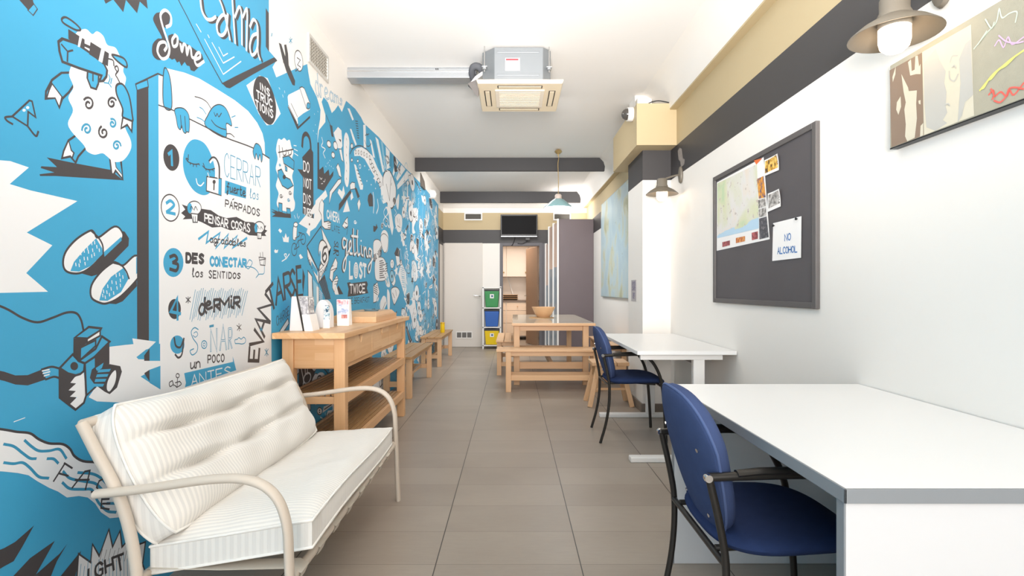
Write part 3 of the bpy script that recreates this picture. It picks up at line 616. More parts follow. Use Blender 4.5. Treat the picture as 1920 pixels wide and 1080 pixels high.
# upper middle: stream, card, long oval, arch with dots, masks, rays, fountain
cr(580, 200, 5.4)
F('k', '82,365 96,360 100,640 140,605 150,680 195,635 205,700 245,650 240,700 145,852 82,830'); S('w', '105,715 118,735 128,722|140,755 152,760 160,735|120,780 135,778', 1.4)
S('k', '170,85 215,190 245,310', 2, 0); F('k', '205,180 232,195 245,310 225,300'); F('w', '245,265 290,205 325,240 335,400 320,425 290,420', 0); F('k', '295,325 320,335 318,362'); F('w', '300,430 325,430 345,560 325,540', 0, 'k', 1.2)
E('w', 198, 378, 20, 34, .15, 'k', 1.8); E('w', 264, 395, 20, 42, .15, 'k', 1.8); E('w', 240, 490, 17, 30, .1, 'k', 1.8); E('w', 430, 398, 12, 26, 0, 'k', 1.6); E('w', 430, 540, 9, 18, 0, 'k', 1.5); E('w', 490, 550, 8, 16, 0, 'k', 1.3); ring('w', 512, 605, 10, 20, 1.6)
S('w', '125,310 135,360 122,400 160,430 140,470 160,520', 2)
for x, y in ((60, 180), (40, 240), (70, 270), (50, 70), (85, 45), (180, 570), (200, 590), (220, 600), (190, 560), (205, 540), (240, 620), (165, 600)): S('w', [(x, y), (x+3, y+10)], 1.3, 0)
F('w', '368,262 392,290 405,360 400,480 405,600 400,760 380,815 355,740 360,600 348,480 350,330', 1)
for k in range(6): S('k', [(374, 320+k*80), (378, 340+k*80)], 1.2, 0)
F('w', '385,15 408,20 450,130 435,140'); F('w', '410,225 425,225 480,380 468,395 440,330')
for k in range(8): S('k', [(466+k*3, 145+k*24), (490+k*2, 150+k*24)], 1.6, 0)
S('k', '410,480 440,425 500,395 560,415 620,480', 2); F('w', '455,500 452,450 480,420 530,410 580,440 640,500 690,620 745,720 756,850 740,880 700,780 620,640 560,530 510,498', 0)
for k in range(6): ring('k', 470+k*28, 460+(k*k)*2.2, 6, 20, 1.4)
for k in range(7): ring('k', 620+k*16, 560+k*38, 10, 26, 1.5)
F('w', '545,185 570,180 575,420 550,410', 0); F('w', '610,325 630,350 665,520 645,510'); S('k', '560,340 580,395 605,400 625,375|565,290 605,275|575,265 595,300', 1.6); S('t', '540,170 535,400', 1.8, 0)
F('w', '452,580 470,590 545,800 540,840 515,840 480,720', 0); 
for k in range(5): S('k', [(478+k*12, 640+k*36), (500+k*9, 650+k*34)], 1.6, 0)
F('w', '272,610 290,575 310,620 325,720 300,700', 0, 'k', 1.6); F('w', '290,740 320,730 320,770 230,880 200,985 205,860', 0, 'k', 1.6); F('w', '285,870 300,830 330,860 345,800 360,880 330,940', 0)
F('k', '300,985 415,840 425,870 340,1000 295,1060'); F('k', '450,800 480,830 510,910 490,930'); F('w', '410,790 430,765 460,770 462,830 415,840', 0, 'k', 1.4); F('w', '340,1070 380,940 410,1060', 0); F('w', '485,980 505,930 520,985 500,1060', 0, 'k', 1.4); F('w', '415,900 430,860 445,920 420,950')
F('k', '595,900 620,870 640,900 645,1010 605,1010 590,950'); S('w', '645,870 655,960 648,1075|690,940 698,1020 680,1080', 3.5); F('w', '0,1080 40,1010 75,965 90,980 160,850 150,900 100,980 80,1040 40,1090')
for k in range(9): E('w', 560+k*22, 600+((k*53) % 7)*38, 4, 8)
cr(700, 260, 5.4)
rays = [('w', '20,-20 50,10 110,330 95,345'), ('l', '75,20 95,40 125,300 112,310'), ('w', '125,80 165,130 160,300 135,310'), ('w', '225,195 255,235 205,380 195,355'), ('l', '262,250 275,255 225,400 215,395'), ('w', '285,262 325,310 240,430 230,400'), ('w', '340,325 385,372 245,515 240,470'), ('t', '170,140 190,150 185,300 165,300'), ('t', '-10,20 10,20 70,280 85,350 60,300')]
for c, s in rays: F(c, s)
F('w', '150,325 180,350 225,480 225,600 195,700 150,680 110,560 95,420 115,340', 1, 'k', 3); S('k', '180,385 170,500 165,630|130,460 150,560 165,630', 2); F('w', '75,500 105,470 140,640 100,660 80,600'); F('w', '150,690 175,700 205,900 190,980 165,880')
F('w', '220,800 255,760 290,800 285,920 250,945 225,880', 1); S('k', '240,800 250,850|262,810 268,880|245,880 270,900', 1.4); F('w', '80,960 115,925 150,980 145,1130 110,1150 80,1080', 1)
F('w', '290,740 320,650 345,600 340,690 310,800 295,790', 1); F('w', '360,620 385,640 395,710 372,720', 1); F('w', '362,760 420,700 440,800 410,900 425,950 395,955 390,850', 1); E('l', 333, 505, 18, 18); E('l', 315, 555, 18, 26); E('l', 290, 608, 12, 14); F('w', '228,640 255,560 262,600 250,720', 1)
F('k', '0,880 25,890 30,860 45,900 15,945 0,940'); F('k', '320,930 350,865 355,890 320,980'); F('k', '525,940 545,920 565,960 540,985'); F('w', '485,570 530,600 530,660 495,640'); S('w', '130,690 105,740 120,790 145,750 130,690|120,790 100,840 130,890 150,830 120,790', 2); F('w', '280,930 300,950 320,1080 300,1090 280,1000')
S('k', '425,430 455,480 480,530', 3); F('k', '355,395 385,380 395,420 375,470', 0)
cr(700, 440, 5.4)
F('w', '75,20 110,-10 150,40 140,150 110,180 80,100', 1, 'k', 1.4); F('w', '0,80 50,50 85,110 60,230 10,260', 1, 'k', 1.4); 
for k in range(6): S('k', '0,%d 40,%d 85,%d' % (270-k*12, 262-k*16, 200-k*18), 1.6)
F('w', '20,260 90,230 130,300 135,440 70,470 20,440', 1, 'k', 1.3)
for k in range(9): S('k', [(62, 270+k*21), (95+10*(k % 3), 262+k*21)], 1.8, 0)
for k in range(7): S('k', [(118+4*(k % 2), 300+k*24), (142, 290+k*24)], 1.6, 0)
F('w', '0,520 40,480 62,580 30,680 0,690', 0, 'k', 1.6)
for k in range(5): S('k', [(5, 500+k*20), (42, 520+k*22)], 1.6, 0)
F('k', '212,190 240,125 268,160 265,230 225,220'); F('w', '225,210 262,220 270,300 240,320', 0, 'k', 1.3); E('w', 190, 295, 18, 46, 0, 'k', 1.2); T('k', '1', '182 275 198 275 198 320 182 320', 1.6)
F('w', '285,270 330,380 345,520 320,640 250,400', 0, 't', 1.6); 
for k in range(10): S('t', [(275+k*2, 330+k*22), (318+k, 350+k*20)], .8, 0)
F('w', '175,440 205,395 225,470 200,520', 1, 'k', 1.5); F('w', '180,560 230,530 265,580 230,680 205,700', 1, 'k', 1.6); S('k', '195,590 215,640|225,560 235,620|210,660 212,720', 1.8); F('w', '65,700 100,620 130,650 110,750 75,760', 1); F('w', '140,560 165,600 165,755 145,755', 1)
F('w', '310,640 360,660 410,640 425,720 400,830 395,890 365,760', 1); E('B', 368, 685, 26, 28, 0, 'l', 2); F('l', '345,430 400,440 405,640 345,640'); S('w', '345,300 345,640|405,280 405,640', 2, 0); F('k', '395,840 420,760 425,840 400,895')
F('w', '405,140 430,100 455,140 440,240 425,250', 1); S('w', '540,60 570,0 600,80 605,350 575,440 545,340 535,200 540,60|560,80 580,60 590,200 580,380', 2.5); F('w', '390,270 430,280 450,420 420,480 395,400', 1, 'k', 1.2); S('w', '500,600 525,580 520,700 505,800 500,940 520,890|455,640 475,620 465,720', 2.2)
# the crowded far end: countless small painted doodles
rnd = random.Random(11)
def doodle(Y, z, s):
    k = rnd.random(); c = rnd.choice('wwwwwkl'); o = 'k' if c != 'k' else 'w'; wd = rnd.uniform(.006, .012)
    a0 = rnd.uniform(0, 6.3); ca, sa = math.cos(a0), math.sin(a0)
    def L(p): return [(Y+s*1.5*(a*ca-b*sa), z+s*(a*sa+b*ca)) for a, b in p]
    if k < .3:
        n = rnd.randint(6, 9); p = [(r*math.cos(6.28*i/n), .7*r*math.sin(6.28*i/n)) for i in range(n) for r in [rnd.uniform(.45, 1.05)]]
        p = L([(q[0], q[1]) for q in cr_pts([(*q, 0) for q in p], True, 4)]); polyw(c, p)
        if rnd.random() < .7: linew(o, p, wd, True)
        for _ in range(rnd.randint(1, 4)):
            x, y = rnd.uniform(-.5, .4), rnd.uniform(-.35, .35); linew(o, L([(x, y), (x+rnd.uniform(-.3, .3), y+rnd.uniform(-.3, .3)), (x+.15, y+.2)]), wd)
    elif k < .42:
        n = 10; polyw(c, L([((1 if i % 2 else .4)*math.cos(.628*i), (1 if i % 2 else .4)*math.sin(.628*i)) for i in range(n)]))
    elif k < .58: linew(c, L([(-1+.33*i, (.4 if i % 2 else -.4)*rnd.uniform(.5, 1)) for i in range(7)]), wd*1.6)
    elif k < .7:
        p = [(.7*math.cos(.3*i), .7*math.sin(.3*i)) for i in range(21)]; polyw(c, L(p)); linew(o, L(p), wd, True); polyw(o, L([(.3*a, .3*b) for a, b in p]))
    elif k < .85: polyw(c, L([(-1, -.22), (.9, -.15), (1, .1), (-.8, .3)])); linew(o, L([(-.7, 0), (.7, 0)]), wd)
    else:
        for i in range(3): linew(c, L([(-.8+.4*i, -.7), (-.4+.4*i, 0), (-.7+.4*i, .7)]), wd)
def topz(Y): return 2.62 if Y > 5.5 else 2.4
for i in range(240):
    Y = 5.25+(rnd.random()**.75)*4.5; z = rnd.uniform(.05, topz(Y)); s = rnd.uniform(.05, .15)*(1.25 if Y > 7 else 1)
    if Y < 6.2 and z > 1.0 and rnd.random() < .75: s *= .4
    doodle(min(Y, 9.62), z, min(s, (9.8-min(Y, 9.62))*.9 if Y > 9 else s))
for i in range(190):
    Y = 6.4+(rnd.random()**.7)*3.3; z = rnd.uniform(.05, topz(Y)); s = rnd.uniform(.03, .11); c = rnd.choice('wwlltk'); a = rnd.uniform(0, 6.3)
    if Y > 9.3: s *= .5
    if i % 3 == 0: linew(c, [(Y+s*1.4*math.cos(.42*k+a)*(1+.25*math.sin(k*2.1)), z+s*2*math.sin(.42*k+a)) for k in range(15)], .008, True)
    elif i % 3 == 1: linew(c, [(Y+s*.4*math.sin(k*1.9+a), z+s*2.2*(k/8-.5)) for k in range(9)], .009)
    else:
        for k in range(4): linew(c, [(Y+s*.5*k-s, z-s*.6), (Y+s*.5*k-s+.02*math.sin(a), z+s*.6)], .007)
# behind the sideboard shelves
for i in range(34):
    Y = rnd.uniform(3.3, 5.3); z = rnd.uniform(.1, .8); doodle(Y, z, rnd.uniform(.05, .13))
cr(560, 640, 6)
F('k', '0,262 205,262 190,330 130,480 60,590 0,590'); S('w', '20,270 50,420 60,560|70,270 75,380|100,270 95,370|35,560 50,470|95,480 100,540', 3); ring('w', 95, 415, 38, 60, 3.5, -.2); F('w', '140,262 200,262 190,320 165,330', 1); E('w', 235, 440, 62, 92, -.2); S('k', '205,470 215,400 245,390 250,430 230,450 260,470 275,440', 3); S('w', '365,280 355,360 335,430', 2); S('k', '270,290 335,370|420,280 420,350 450,345', 2.5)
F('w', '330,780 460,760 250,1000 240,990'); 
for k in range(6): S('k', [(320+k*22, 800+k*3), (280+k*14, 940-k*14)], 2, 0)
E('w', 235, 785, 28, 40, 0, 'k', 2); E('k', 235, 775, 7, 9); E('k', 235, 800, 7, 9)
F('w', '760,540 940,400 940,520 800,620'); S('k', '780,600 850,570|800,540 860,530|790,510 840,490|830,480 820,610|905,440 915,510 940,480', 2.5)
#print('LAYERS', max(q[4] for q in PLACED))
structure(WM.build('wall_left', [M_blue, M_mw, M_mk, M_ml, M_mt, M_white, M_band, M_tan], fix=False))
# side door at the far end of the mural wall
structure(MB().box(XL, XL+.012, 9.84, 9.9, 0, 2.05).box(XL, XL+.012, 10.40, 10.46, 0, 2.05).box(XL, XL+.012, 9.9, 10.4, 1.99, 2.05).build('trim_2', M_band))
structure(B('door_3', (XL, XL+.008, 9.9, 10.4, .005, 1.99), M_doorw, bevel=.002))
# ------------------------------------------------------------------ furniture and fittings
def put(mb, name, mats, parent, bevel=0, **k):
    """link a part given in room coordinates under an unrotated thing"""
    off = Vector((0, 0, 0)); p = parent
    while p: off += p.location; p = p.parent
    mb.v = [(a-off.x, b-off.y, c-off.z) for a, b, c in mb.v]
    return mb.build(name, mats, parent, bevel, **k)
def BX(*d, mi=0): return MB().box(*d, mi=mi)

# ---- sofa: beige tube frame with a striped two-part cushion
M_stripe = striped('striped_cushion_cloth', 'E9E5DE', 'D9D6D1', .0155)
M_stripe2 = striped('striped_cushion_end', 'E4E1DB', 'DAD7D2', .022, 0)
M_pipe = paint('cushion_piping', 'ECE9E3', .9, .03, 8)
sofa = thing('garden_sofa', 'low two-seat sofa with beige tube frame and cream striped cushions', 'sofa', (-.9, 2.18, 0))
def sofa_cushion(nu, nv, pos, thick, name, seams):
    """pos(u, v) -> (point on the back side, outward normal); thick(u, v) -> puffed depth"""
    m = MB(); vs = []; fs = []
    for side in (0, 1):
        for i in range(nu+1):
            for j in range(nv+1):
                u, v = i/nu, j/nv; p, n = pos(u, v)
                vs.append(p+n*(thick(u, v) if side else .012*(1-(2*u-1)**8)*(1-(2*v-1)**8)-.012-seams))
    N = (nu+1)*(nv+1); idx = lambda s, i, j: s*N+i*(nv+1)+j
    for i in range(nu):
        for j in range(nv):
            fs.append((idx(1, i, j), idx(1, i+1, j), idx(1, i+1, j+1), idx(1, i, j+1))); fs.append((idx(0, i, j+1), idx(0, i+1, j+1), idx(0, i+1, j), idx(0, i, j)))
    edge = [(i, 0) for i in range(nu)]+[(nu, j) for j in range(nv)]+[(i, nv) for i in range(nu, 0, -1)]+[(0, j) for j in range(nv, 0, -1)]
    for a, b in zip(edge, edge[1:]+edge[:1]): fs.append((idx(0, *a), idx(0, *b), idx(1, *b), idx(1, *a)))
    m.raw(vs, fs); m.mi = [0]*(len(fs)-len(edge))+[1 if i < nu or nu+nv <= i < 2*nu+nv else 2 for i in range(len(edge))]
    m.mi = [0]*(len(fs)-len(edge))+[0 if (a[1] == b[1]) else 1 for a, b in zip(edge, edge[1:]+edge[:1])]; ring_f = [vs[idx(1, *a)] for a in edge]; ring_b = [vs[idx(0, *a)] for a in edge]
    o = put(m, name, [M_stripe, M_stripe2], sofa, smooth=60)
    for r in (ring_f, ring_b):
        put(MB().tube(r, .0045, 6, closed=True), 'piping', M_pipe, o, smooth=60)
    return o
rs = random.Random(4)
def wob(a, b, s=1): return math.sin(a*23.1*s+b*7.7)*math.cos(b*17.3*s-a*5.1)
def back_pos(u, v):
    v0 = v; u, v = .5+(u-.5)*(1-.05*abs(2*v-1)**5), .5+(v-.5)*(1-.05*abs(2*u-1)**5)
    y = 1.545+1.19*u
    x = -1.035-.19*v-.03*math.sin(v*PI); z = .385+.405*v-v*(.004+.034*math.sin(PI*u)**.7+.016*u)
    x += .012*math.sin(u*9)*v
    return Vector((x, y, z)), Vector((.86, 0, .5))
def back_thick(u, v):
    e = (1-abs(2*u-1)**9)*(1-abs(2*v-1)**7)
    g = sum(math.exp(-((v-c)/.045)**2)*(.55+.45*math.exp(-((u-t)/.10)**2)) for c, t in ((.34, .3), (.67, .3), (.34, .72), (.67, .7)))*.5
    g = 0
    for c in (.35, .68):
        tuft = max(math.exp(-((u-t)/.09)**2) for t in (.2, .5, .8))
        g += math.exp(-((v-c-.015*math.sin(u*9+c*20))/.036)**2)*(.35+.65*tuft)
    return .055+.075*e-.05*min(1, g)*e+.006*wob(u, v)*e
sofa_cushion(90, 48, back_pos, back_thick, 'back_cushion', 0)
def seat_pos(u, v):
    y = 1.575+1.245*u; x = -1.07+(.478-.045*u)*v
    return Vector((x, y, .333+.078*v-.05*u*v+.008*math.sin(u*6))), Vector((0, 0, 1))
def seat_thick(u, v):
    e = (1-abs(2*u-1)**10)*(1-abs(2*v-1)**7)
    return .046+.036*e+.003*wob(u*1.3, v)*e-.012*math.exp(-((v-.5)/.35)**2)*math.exp(-((u-.5)/.3)**2)
sofa_cushion(80, 30, seat_pos, seat_thick, 'seat_cushion', .022)
for y in (1.505, 2.875):
    arm = cr_pts([(-1.175, y, .562), (-1.05, y, .575), (-.85, y, .603), (-.74, y, .60), (-.672, y, .56), (-.638, y, .48), (-.63, y, .36), (-.622, y, .15), (-.615, y, 0)], False, 6)
    put(MB().tube(arm, .02, 12, flat=(.019, .0125)), 'arm', M_cream, sofa, smooth=60)
    s = 1 if y < 2 else -1
    put(MB().tube(cr_pts([(-1.234, y+.022*s, .757), (-1.195, y+.022*s, .68), (-1.12, y+.022*s, .53), (-1.08, y+.022*s, .36), (-1.075, y+.022*s, .18), (-1.10, y+.022*s, 0)], False, 6), .016, 10), 'rear_leg', M_cream, sofa, smooth=60)
    put(MB().tube([(-1.08, y+.02*s, .30), (-.632, y+.01*s, .31)], .012, 10), 'side_rail', M_cream, sofa, smooth=60)
put(MB().tube([(-1.232, 1.527, .752), (-1.232, 2.853, .752)], .015, 10), 'top_rail', M_cream, sofa, smooth=60)
put(MB().tube([(-.64, 1.51, .30), (-.64, 2.87, .30)], .014, 10), 'front_rail', M_cream, sofa, smooth=60)
put(MB().tube([(-1.078, 1.525, .30), (-1.078, 2.855, .30)], .014, 10), 'back_rail', M_cream, sofa, smooth=60)
M_strap = paint('seat_webbing', 'CFC6B8', .8, .05, 20)
for k in range(8):
    y = 1.60+k*.155
    put(MB().tube([(-1.095, y, .30), (-1.07, y, .317), (-.86, y, .313), (-.648, y, .318), (-.622, y, .305), (-.632, y, .281), (-.66, y, .279)], .02, 8, flat=(.032, .002)), 'seat_strap', M_strap, sofa, smooth=50)

# ---- sideboard
sb = thing('sideboard', 'long birch sideboard with three drawers above two slatted shelves', 'sideboard', (-1.15, 3.96, 0))
put(BX(-1.36, -.948, 3.01, 4.90, .857, .892), 'tabletop', M_stave['y'], sb, .004)
for x0, x1 in ((-1.335, -1.27), (-1.035, -.97)):
    for y0 in (3.085, 4.765):
        put(BX(x0, x1, y0, y0+.065, 0, .857), 'leg', M_birch['z'], sb, .004)
for y0 in (3.10, 4.79): put(BX(-1.27, -1.035, y0, y0+.025, .68, .857), 'end_panel', M_stave['x'], sb, .002)
put(BX(-1.335, -1.31, 3.15, 4.765, .68, .857), 'back_panel', M_stave['y'], sb, .002)
put(BX(-1.02, -.985, 3.15, 4.765, .672, .70), 'drawer_rail', M_birch['y'], sb, .002)
put(BX(-1.30, -1.03, 3.13, 4.785, .672, .682), 'drawer_bottom', M_birch['y'], sb)
for k in range(3):
    y0 = 3.152+k*.5385; y1 = y0+.535; yc = (y0+y1)/2
    pr = [(y0, .702), (y1, .702), (y1, .855), (yc+.045, .855), (yc+.008, .80), (yc-.008, .80), (yc-.045, .855), (y0, .855)]
    d = put(MB().prism(pr, lambda u, v, t: (t, u, v), -.992, -.972), 'drawer', M_stave['y'], sb, .0015)
    put(BX(-1.25, -.992, y0+.02, y1-.02, .70, .72), 'drawer_box', M_birch['y'], d)
for z in (.50, .20):
    for x0, x1 in ((-1.335, -1.31), (-.995, -.97)): put(BX(x0, x1, 3.15, 4.765, z-.03, z+.028), 'shelf_rail', M_birch['y'], sb, .003)
    for y0 in (3.10, 4.785): put(BX(-1.27, -1.035, y0, y0+.025, z-.03, z+.012), 'end_rail', M_birch['x'], sb, .003)
    m = MB()
    for k in range(9): m.box(-1.303+k*.0345, -1.303+k*.0345+.026, 3.126, 4.785, z+.012, z+.027)
    put(m, 'slatted_shelf', M_oil['y'], sb, .0015)

# ---- brochure holders, leaflets and games box on the sideboard
M_acr = paint('white_acrylic', 'E6E4E4', .25, .02, 4); M_clear = glassy('clear_acrylic', 'DDE4E8', .45, .08)
M_paper = paint('white_paper', 'F2F0EE', .7, .02, 5); M_pgrey = paint('grey_print', '6E7076', .6, .2, 40); M_pblue = paint('blue_print', '4E8FA8', .6, .3, 30)
def noiseprint(name, cols, scale):
    t = NT(name); r = t.n('ShaderNodeValToRGB'); r.color_ramp.interpolation = 'LINEAR'; e = r.color_ramp.elements
    while len(e) < len(cols): e.new(.5)
    for i, c in enumerate(cols): e[i].position = .25+.5*i/len(cols); e[i].color = (*lin(c), 1)
    e[0].position = 0
    t.l(t.noise(scale, 8), r.inputs[0]); t.l(r.outputs[0], t.b.inputs['Base Color']); t.b.inputs['Roughness'].default_value = .45
    return t.m
ZS = .892
h = thing('brochure_holder', 'tall white wedge brochure stand filled with folded leaflets, nearest the sofa', 'brochure holder', (-1.2, 3.19, ZS))
f = lambda u, v, t: (u, t, v)
put(MB().prism([(-1.315, ZS), (-1.235, ZS), (-1.262, ZS+.205), (-1.302, ZS+.205)], f, 3.14, 3.30), 'back_board', M_acr, h, .004)
put(MB().bar((-1.226, 3.13, ZS+.003), (-1.272, 3.13, ZS+.25), .006, .012), 'dark_edge', M_frame, h)
put(MB().hexa([(-1.222, 3.13, ZS), (-1.175, 3.14, ZS), (-1.178, 3.26, ZS), (-1.23, 3.26, ZS)], [(-1.238, 3.13, ZS+.098), (-1.198, 3.14, ZS+.098), (-1.198, 3.26, ZS+.098), (-1.242, 3.26, ZS+.098)]), 'front_pocket', M_paper, h, .002)
for k in range(4):
    y = 3.145+k*.026
    put(MB().hexa([(-1.235, y, ZS+.07), (-1.20, y, ZS+.07), (-1.20, y+.018, ZS+.07), (-1.235, y+.018, ZS+.07)], [(-1.262, y, ZS+.20), (-1.208, y, ZS+.20), (-1.208, y+.018, ZS+.20), (-1.262, y+.018, ZS+.20)]), 'leaflet', noiseprint('leaflet_print_%d' % k, ['EDEBEA', 'C9C8CC', '8C8B92', 'F3F1EF'], 30), h)
h = thing('brochure_holder', 'arched clear acrylic stand with a blue leaflet, second from the sofa', 'brochure holder', (-1.2, 3.42, ZS))
arch = [(-1.262, ZS)]+[(-1.212-.05*math.cos(a)*(1 if a < PI/2 else 1), ZS+.08+.10*math.sin(a)) for a in (PI*k/14 for k in range(15))]+[(-1.162, ZS)]
put(MB().prism(arch, f, 3.40, 3.47), 'arched_body', M_acr, h, .003)
put(BX(-1.198, -1.165, 3.385, 3.398, ZS+.03, ZS+.145), 'blue_leaflet', noiseprint('blue_leaflet_print', ['2F6F8C', '3D86A2', 'E8EEF0', '24516B'], 45), h)
put(BX(-1.20, -1.158, 3.375, 3.384, ZS, ZS+.055), 'front_pocket', M_paper, h, .001)
h = thing('leaflet_stand', 'pink and white printed leaflet holder, beside the wooden games box', 'leaflet holder', (-1.17, 3.62, ZS))
put(MB().hexa([(-1.185, 3.60, ZS), (-1.105, 3.60, ZS), (-1.105, 3.68, ZS), (-1.185, 3.68, ZS)], [(-1.195, 3.62, ZS+.178), (-1.108, 3.62, ZS+.178), (-1.108, 3.66, ZS+.178), (-1.195, 3.66, ZS+.178)]), 'carton', M_paper, h, .002)
pk = MB(); q = lambda u, v: (-1.187+.008*(-v)+u*(.078+.005*v), 3.599+.02*v, ZS+.178*v)
def patch(u0, u1, v0, v1, mi): pk.raw([q(u0, v0), q(u1, v0), q(u1, v1), q(u0, v1)], [(0, 1, 2, 3)], mi)
patch(.02, .98, .8, .99, 0); patch(.1, .98, .42, .8, 1); patch(.4, .9, .28, .42, 2)
put(pk, 'printed_front', [noiseprint('pink_print', ['E07A86', 'EBA0A8', 'F0D3D6', 'D9606E'], 22), noiseprint('sky_print', ['A9BEDC', 'D6B4C8', 'E9E5EA', '8FA5CC'], 25), noiseprint('red_print', ['C86A62', 'B05A55', 'DDA097'], 40)], h, fix=False)
h = thing('games_box', 'flat pale wooden box with a raised lid, at the far end of the sideboard', 'box', (-1.15, 4.3, ZS))
put(BX(-1.335, -1.005, 3.93, 4.62, ZS, ZS+.045), 'box_body', M_pine['y'], h, .004)
put(MB().hexa([(-1.33, 3.95, ZS+.045), (-1.01, 3.95, ZS+.045), (-1.01, 4.6, ZS+.045), (-1.33, 4.6, ZS+.045)], [(-1.28, 4.02, ZS+.075), (-1.03, 4.02, ZS+.075), (-1.03, 4.55, ZS+.075), (-1.28, 4.55, ZS+.075)]), 'lid', M_pine['x'], h, .004)
h = thing('trinket_dish', 'small blue grey dish lying on the lid of the wooden games box', 'dish', (-1.1, 4.22, ZS+.075))
put(MB().lathe([(0, ZS+.075), (.05, ZS+.075), (.062, ZS+.088), (.057, ZS+.088), (.047, ZS+.079), (0, ZS+.079)], (-1.115, 4.22, 0), 24), 'dish_body', paint('slate_blue_glaze', '6F8FA0', .4), h, smooth=40)
put(MB().box(-1.11, -1.09, 4.2, 4.24, ZS+.079, ZS+.094), 'chalk_cube', paint('teal_chalk', '54707A', .8), h, .002)

# ---- benches
def bench(name, label, L, W, H, ws, wl, loc, group, slats=3, turn=0, ins=.07):
    """a slatted bench running along local Y; the seat is at height H"""
    t = thing(name, label, 'bench', loc, turn, group); m = MB(); sw = (W-.008*(slats-1))/slats
    for k in range(slats): m.box(-W/2+k*(sw+.008), -W/2+k*(sw+.008)+sw, -L/2, L/2, H-.024, H)
    m.build('seat', ws['y'], t, .003)
    for sx in (-1, 1):
        m = MB().box(sx*(W/2-.05)-.012, sx*(W/2-.05)+.012, -L/2+.10, L/2-.10, H-.075, H-.025); m.build('apron', wl['y'], t, .002)
        for sy in (-1, 1):
            cx, cy = sx*(W/2-.038), sy*(L/2-ins)
            B('leg', (cx-.03, cx+.03, cy-.03, cy+.03, 0, H-.024), wl['z'], t, .003)
        if ins > .08: B('side_stretcher', (sx*(W/2-.04)-.013, sx*(W/2-.04)+.013, -L/2+ins+.03, L/2-ins-.03, .125, .185), wl['y'], t, .002)
    for sy in (-1, 1):
        cy = sy*(L/2-ins); B('end_stretcher', (-W/2+.068, W/2-.068, cy-.014, cy+.014, .12, .175), wl['x'], t, .002)
        B('seat_support', (-W/2+.068, W/2-.068, cy-.014, cy+.014, H-.08, H-.025), wl['x'], t, .002)
    if ins < .08: B('stretcher', (-.02, .02, -L/2+.085, L/2-.085, .135, .17), wl['y'], t, .002)
    return t
b1 = bench('wall_bench', 'slatted pine bench against the mural, next to the sideboard', 1.48, .31, .44, M_oil, M_pine, (-1.195, 6.23, 0), 'benches along the mural wall')
dup(b1, (-1.19, 8.5, 0), 0, 'slatted pine bench at the far end of the mural, with a yellow tin on it')
t = thing('tin', 'yellow cylindrical tin standing on the far mural bench', 'tin', (-1.13, 8.6, .44))
M_yel = paint('yellow_plastic', 'E8C21E', .4, .04)
MB().lathe([(0, 0), (.034, 0), (.036, .004), (.036, .14), (0, .14)], n=24).build('tin_body', M_yel, t, smooth=40)
MB().lathe([(0, .14), (.038, .14), (.038, .155), (.03, .165), (0, .166)], n=24).build('lid', paint('amber_plastic', 'C99B1C', .4), t, smooth=40)
b3 = bench('dining_bench', 'light pine bench across the near end of the long table', 1.24, .31, .47, M_pine, M_pine, (.44, 6.04, 0), 'benches round the long dining table', 3, PI/2, .135)
dup(b3, (-.06, 7.55, 0), 0, 'light pine bench along the side of the long table facing the mural')
dup(b3, (1.235, 6.98, 0), 0, 'light pine bench between the long table and the right wall')

# ---- dining table with a glass sheet and a wooden bowl
dt = thing('dining_table', 'long pine dining table with a glossy top, under the pendant lamp', 'table', (.48, 7.35, 0))
put(BX(-.01, .975, 6.25, 8.35, .708, .738), 'tabletop', M_pine['x'], dt, .004)
put(BX(.0, .965, 6.26, 8.34, .738, .741), 'glass_sheet', paint('glossy_table_varnish', 'D9CDB8', .06, .05, 3, spec=.8), dt)
for x in (.015, .835):
    for y in (6.33, 8.2):
        put(BX(x, x+.07, y, y+.07, 0, .708), 'leg', M_pine['z'], dt, .004)
    put(BX(x+.022, x+.047, 6.40, 8.2, .64, .707), 'side_apron', M_pine['y'], dt, .002)
for y in (6.35, 8.22):
    put(BX(.085, .835, y, y+.03, .645, .707), 'end_apron', M_pine['x'], dt, .002)
    put(BX(.085, .835, y, y+.03, .19, .27), 'end_stretcher', M_pine['x'], dt, .002)
put(BX(.45, .49, 6.38, 8.22, .20, .26), 'centre_stretcher', M_pine['y'], dt, .002)
bw = thing('serving_bowl', 'wide pale wooden bowl on the long dining table', 'bowl', (.43, 7.55, .741))
MB().lathe([(0, 0), (.085, 0), (.095, .012), (.12, .05), (.16, .135), (.163, .142), (.152, .142), (.112, .056), (.085, .025), (0, .02)], n=40).build('bowl_body', M_pine['x'], bw, smooth=40)
pl_ = thing('serving_board', 'flat dark round board under the wooden bowl', 'board', (.40, 7.40, .741))
MB().lathe([(0, 0), (.17, 0), (.17, -.0), (.175, .004), (.17, .008), (0, .008)], n=40).build('board_top', M_oil['x'], pl_, smooth=40)
bw.location.z = .749; bw.location.y = 7.42

